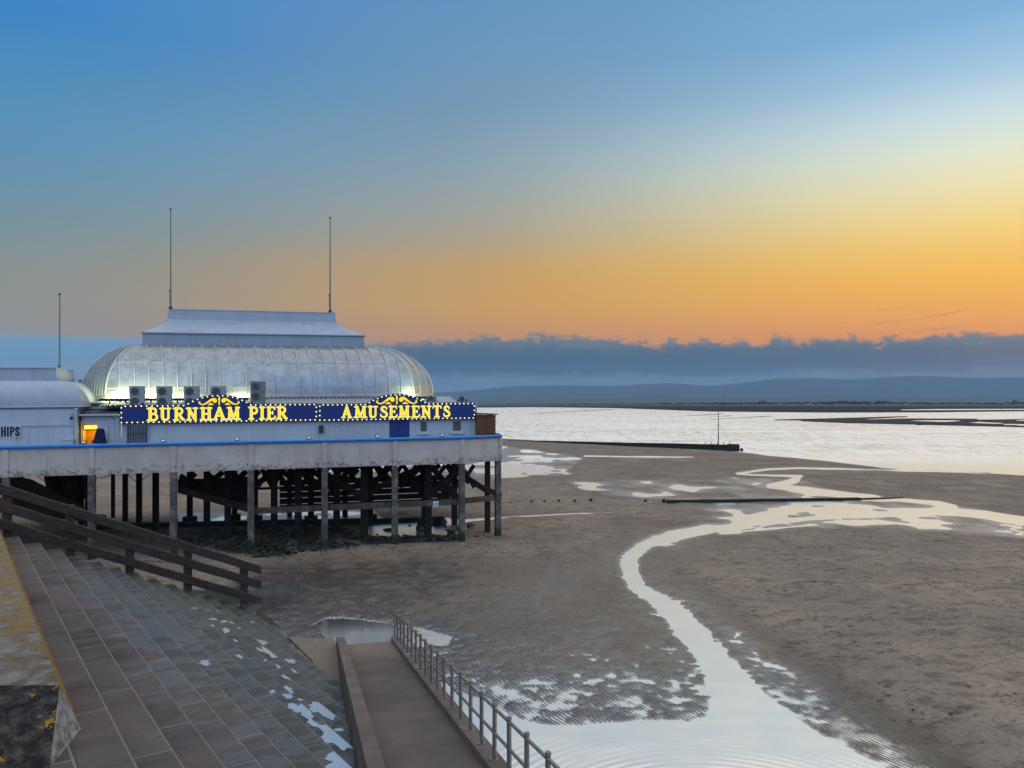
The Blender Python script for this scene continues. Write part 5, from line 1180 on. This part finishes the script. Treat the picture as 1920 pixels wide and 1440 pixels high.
boulder(727, 1014, .3, "dark rock at the near edge of the bright pool", 5)
boulder(845, 1000, .36, "dark rock between the pool and the last front piles", 0, .7)
boulder(487, 1046, .3, "pale rounded stone at the near foot of the weedy rubble", 1)
boulder(502, 1047, .34, "second pale stone at the near foot of the weedy rubble", 3)
for i, (px, py) in enumerate(((905,1006),(893,1008),(872,1005),(915,1008),(836,994),(858,992),(759,1006),(768,986),(706,1003),(741,1001))):
    boulder(px, py, rk.uniform(.12, .26), "small dark stone scattered around the pool and last piles", i, .7)
rb = MB(); rq = random.Random(9)
for _ in range(900):
    f_ = rq.random()**.8; px = 330+(860-330)*rq.random(); ymin = np.interp(px, [330, 480, 640, 700, 860], [1000, 992, 990, 1010, 1004]); ymax = np.interp(px, [330, 420, 480, 520, 600, 680, 760, 860], [1022, 1034, 1048, 1046, 1034, 1026, 1019, 1012])
    py = ymin+(ymax-ymin)*rq.random(); x, y, _ = G(px, py); r_ = rq.uniform(.06, .2) if rq.random() < .85 else rq.uniform(.2, .34)
    k = rq.randrange(6); a = rq.uniform(0, 6.28); ca, sa = math.cos(a), math.sin(a); me_ = protos[k].data; hgt_ = .06+.25*max(0, 1-abs(px-520)/220)*rq.random()
    vs = [(x+r_*(v.co.x*ca-v.co.y*sa), y+r_*(v.co.x*sa+v.co.y*ca), hgt_+r_*.8*v.co.z) for v in me_.vertices]; rb.add(vs, [tuple(q_.vertices) for q_ in me_.polygons])
tag(rb.build('rubble', M['rock']), "dark wet rubble heaped under the pier", 'rubble', kind='stuff')
wd_ = MB()
for _ in range(2600):
    cx_, cy_, sx_, sy_ = rq.choice(((487, 1034, 24, 9), (487, 1034, 24, 9), (520, 1040, 30, 6), (600, 1028, 60, 7), (450, 1034, 40, 6)))
    x, y, _ = G(rq.gauss(cx_, sx_*.6), min(1050, rq.gauss(cy_, sy_*.6))); a = rq.uniform(0, 6.28); l_ = rq.uniform(.08, .25); z = rq.uniform(.12, .42)*(1 if cx_ == 487 else .6)
    wd_.add([(x, y, z), (x+l_*math.cos(a), y+l_*math.sin(a), z-.05), (x+l_*math.cos(a+.5), y+l_*math.sin(a+.5), z-.12)], [(0, 1, 2)])
tag(wd_.build('seaweed', M['weed']), "green and dark seaweed over the rubble", 'seaweed', kind='stuff')

# ------------------------------------------------------------------ old timbers out on the sand
def groyne(p0, p1, h0, h1, wd, name, label, cat, group=None, mat='dark'):
    a, b_ = np.array(p0), np.array(p1); L = np.linalg.norm(b_-a); n_ = max(3, int(L/1.2)); r_ = empty(name, tuple((a+b_)/2), label, cat, group)
    d_ = (b_-a)/L; nn = np.array((-d_[1], d_[0], 0)); rows_ = []
    for i in range(n_+1):
        f_ = i/n_; q_ = a+(b_-a)*f_; hh_ = h0+(h1-h0)*f_+.04*vnoise(np.array([i*.7]), np.array([3.1]), 17)[0]*min(1, h1)
        rows_.append([tuple(q_-nn*wd/2+np.array((0, 0, -.3))), tuple(q_-nn*wd/2+np.array((0, 0, hh_))), tuple(q_+nn*wd/2+np.array((0, 0, hh_))), tuple(q_+nn*wd/2+np.array((0, 0, -.3)))])
    m_ = MB(); m_.grid(rows_, False); m_.add(rows_[0], [(0, 1, 2, 3)]); m_.add(rows_[-1], [(3, 2, 1, 0)]); m_.build('wall_beam', M[mat], r_); return r_
bw = groyne(G(955, 826.5), G(1383, 845.5), .14, 1.05, 1.3, 'breakwater', "long dark breakwater running out from behind the pier to a square end", 'breakwater')
x, y, _ = G(1378, 846); m_ = MB(); m_.box(x-.9, x+.75, y-.2, y+1.4, -.3, 1.18); m_.box(x+.9, x+1.3, y-.4, y, -.3, .5); m_.build('end_block', M['dark'], bw)
mx, my, _ = G(1347, 843); ms = empty('beacon_mast', (mx, my, .95), "slender mast with wire stays standing on the breakwater", 'mast')
mt = W(1347, 770.5, my)[2]
MB().tube((mx, my, .9), (mx, my, mt), .1, .05, 8).build('mast', M['black'], ms)
for px in (1325, 1371):
    x = (px-960)/F*my; MB().tube((x, my, .95), (mx, my, mt-2.2), .018, n=4).build('stay', M['black'], ms)
for i in range(5): x = mx-2.5+1.1*i; MB().box(x-.05, x+.05, my-.5, my-.4, .9, 1.35+.1*(i % 2)).build('peg', M['black'], ms)
groyne(G(1250, 943.5), G(1612, 937.5), .26, .2, .5, 'sunken_beam', "long dark timber beam lying across the wet sand", 'timber beam')
groyne(G(1600, 937), G(1690, 933.5), .12, .06, .4, 'sunken_beam', "thin half buried timber beyond the end of the long beam", 'timber beam')
groyne(G(176, 993), G(700, 981.5), .4, .36, .35, 'timber_groyne', "low black timber groyne on the sand behind the pier piles", 'groyne')
groyne(G(702, 981), G(832, 975), .3, .26, .35, 'timber_groyne', "shorter black groyne timber beyond the bright pool under the pier", 'groyne')
wh = ("nearest the pier's seaward corner", "second from the pier in the row", "third from the pier in the row", "fourth from the pier in the row", "fifth from the pier in the row", "tallest in the row, right of the other five", "standing alone in the wide gap of the row", "touching the left end of the long beam")
for i, (px, py, hp, wp) in enumerate(((957,945.5,4.5,5),(996,944,6,5),(1021,943.5,5.5,5),(1048,943,6.5,5),(1077,943,7,5.5),(1108,942.5,8,6),(1210,943,7,5.5),(1243.5,943,8,6))):
    x, y, _ = G(px, py); s_ = y/F; r_ = empty('timber_stump', (x, y, 0), "worn black timber stump " + wh[i], 'stump', 'stumps of an old groyne')
    a = R(7*math.sin(i*2.1)); m_ = MB(); hw = wp*s_/2; hh_ = hp*s_
    m_.hexa([(-hw, -hw, -.3), (hw, -hw, -.3), (hw, hw, -.3), (-hw, hw, -.3), (-hw*.8+a*hh_, -hw*.8, hh_*.9), (hw*.85+a*hh_, -hw*.8, hh_*(1.08 if i % 2 else .8)), (hw*.8+a*hh_, hw*.8, hh_), (-hw*.8+a*hh_, hw*.8, hh_*.85)])
    m_.build('post', M['dark'], r_, True)
    MB().box(-hw*1.15, hw*1.15, -hw*1.12, -hw*1.001, hh_*.35, hh_*.5).build('iron_band', M['black'], r_, True)
for px, pyt, pyb, Y, lb in ((1224, 733, 756, 5000, "faint slim mast on the far shore, left one"), (1359.5, 730, 756, 4700, "faint slim mast on the far shore, right one")):
    x, y, z = W(px, pyb, Y); zt = W(px, pyt, Y)[2]; MB().tube((x, y, 0), (x, y, zt), 1.6, .9, 6).build('far_mast', M['acdark']); tag(bpy.context.scene.objects[-1] if False else [o for o in COL.objects if o.name.startswith('far_mast')][-1], lb, 'mast')
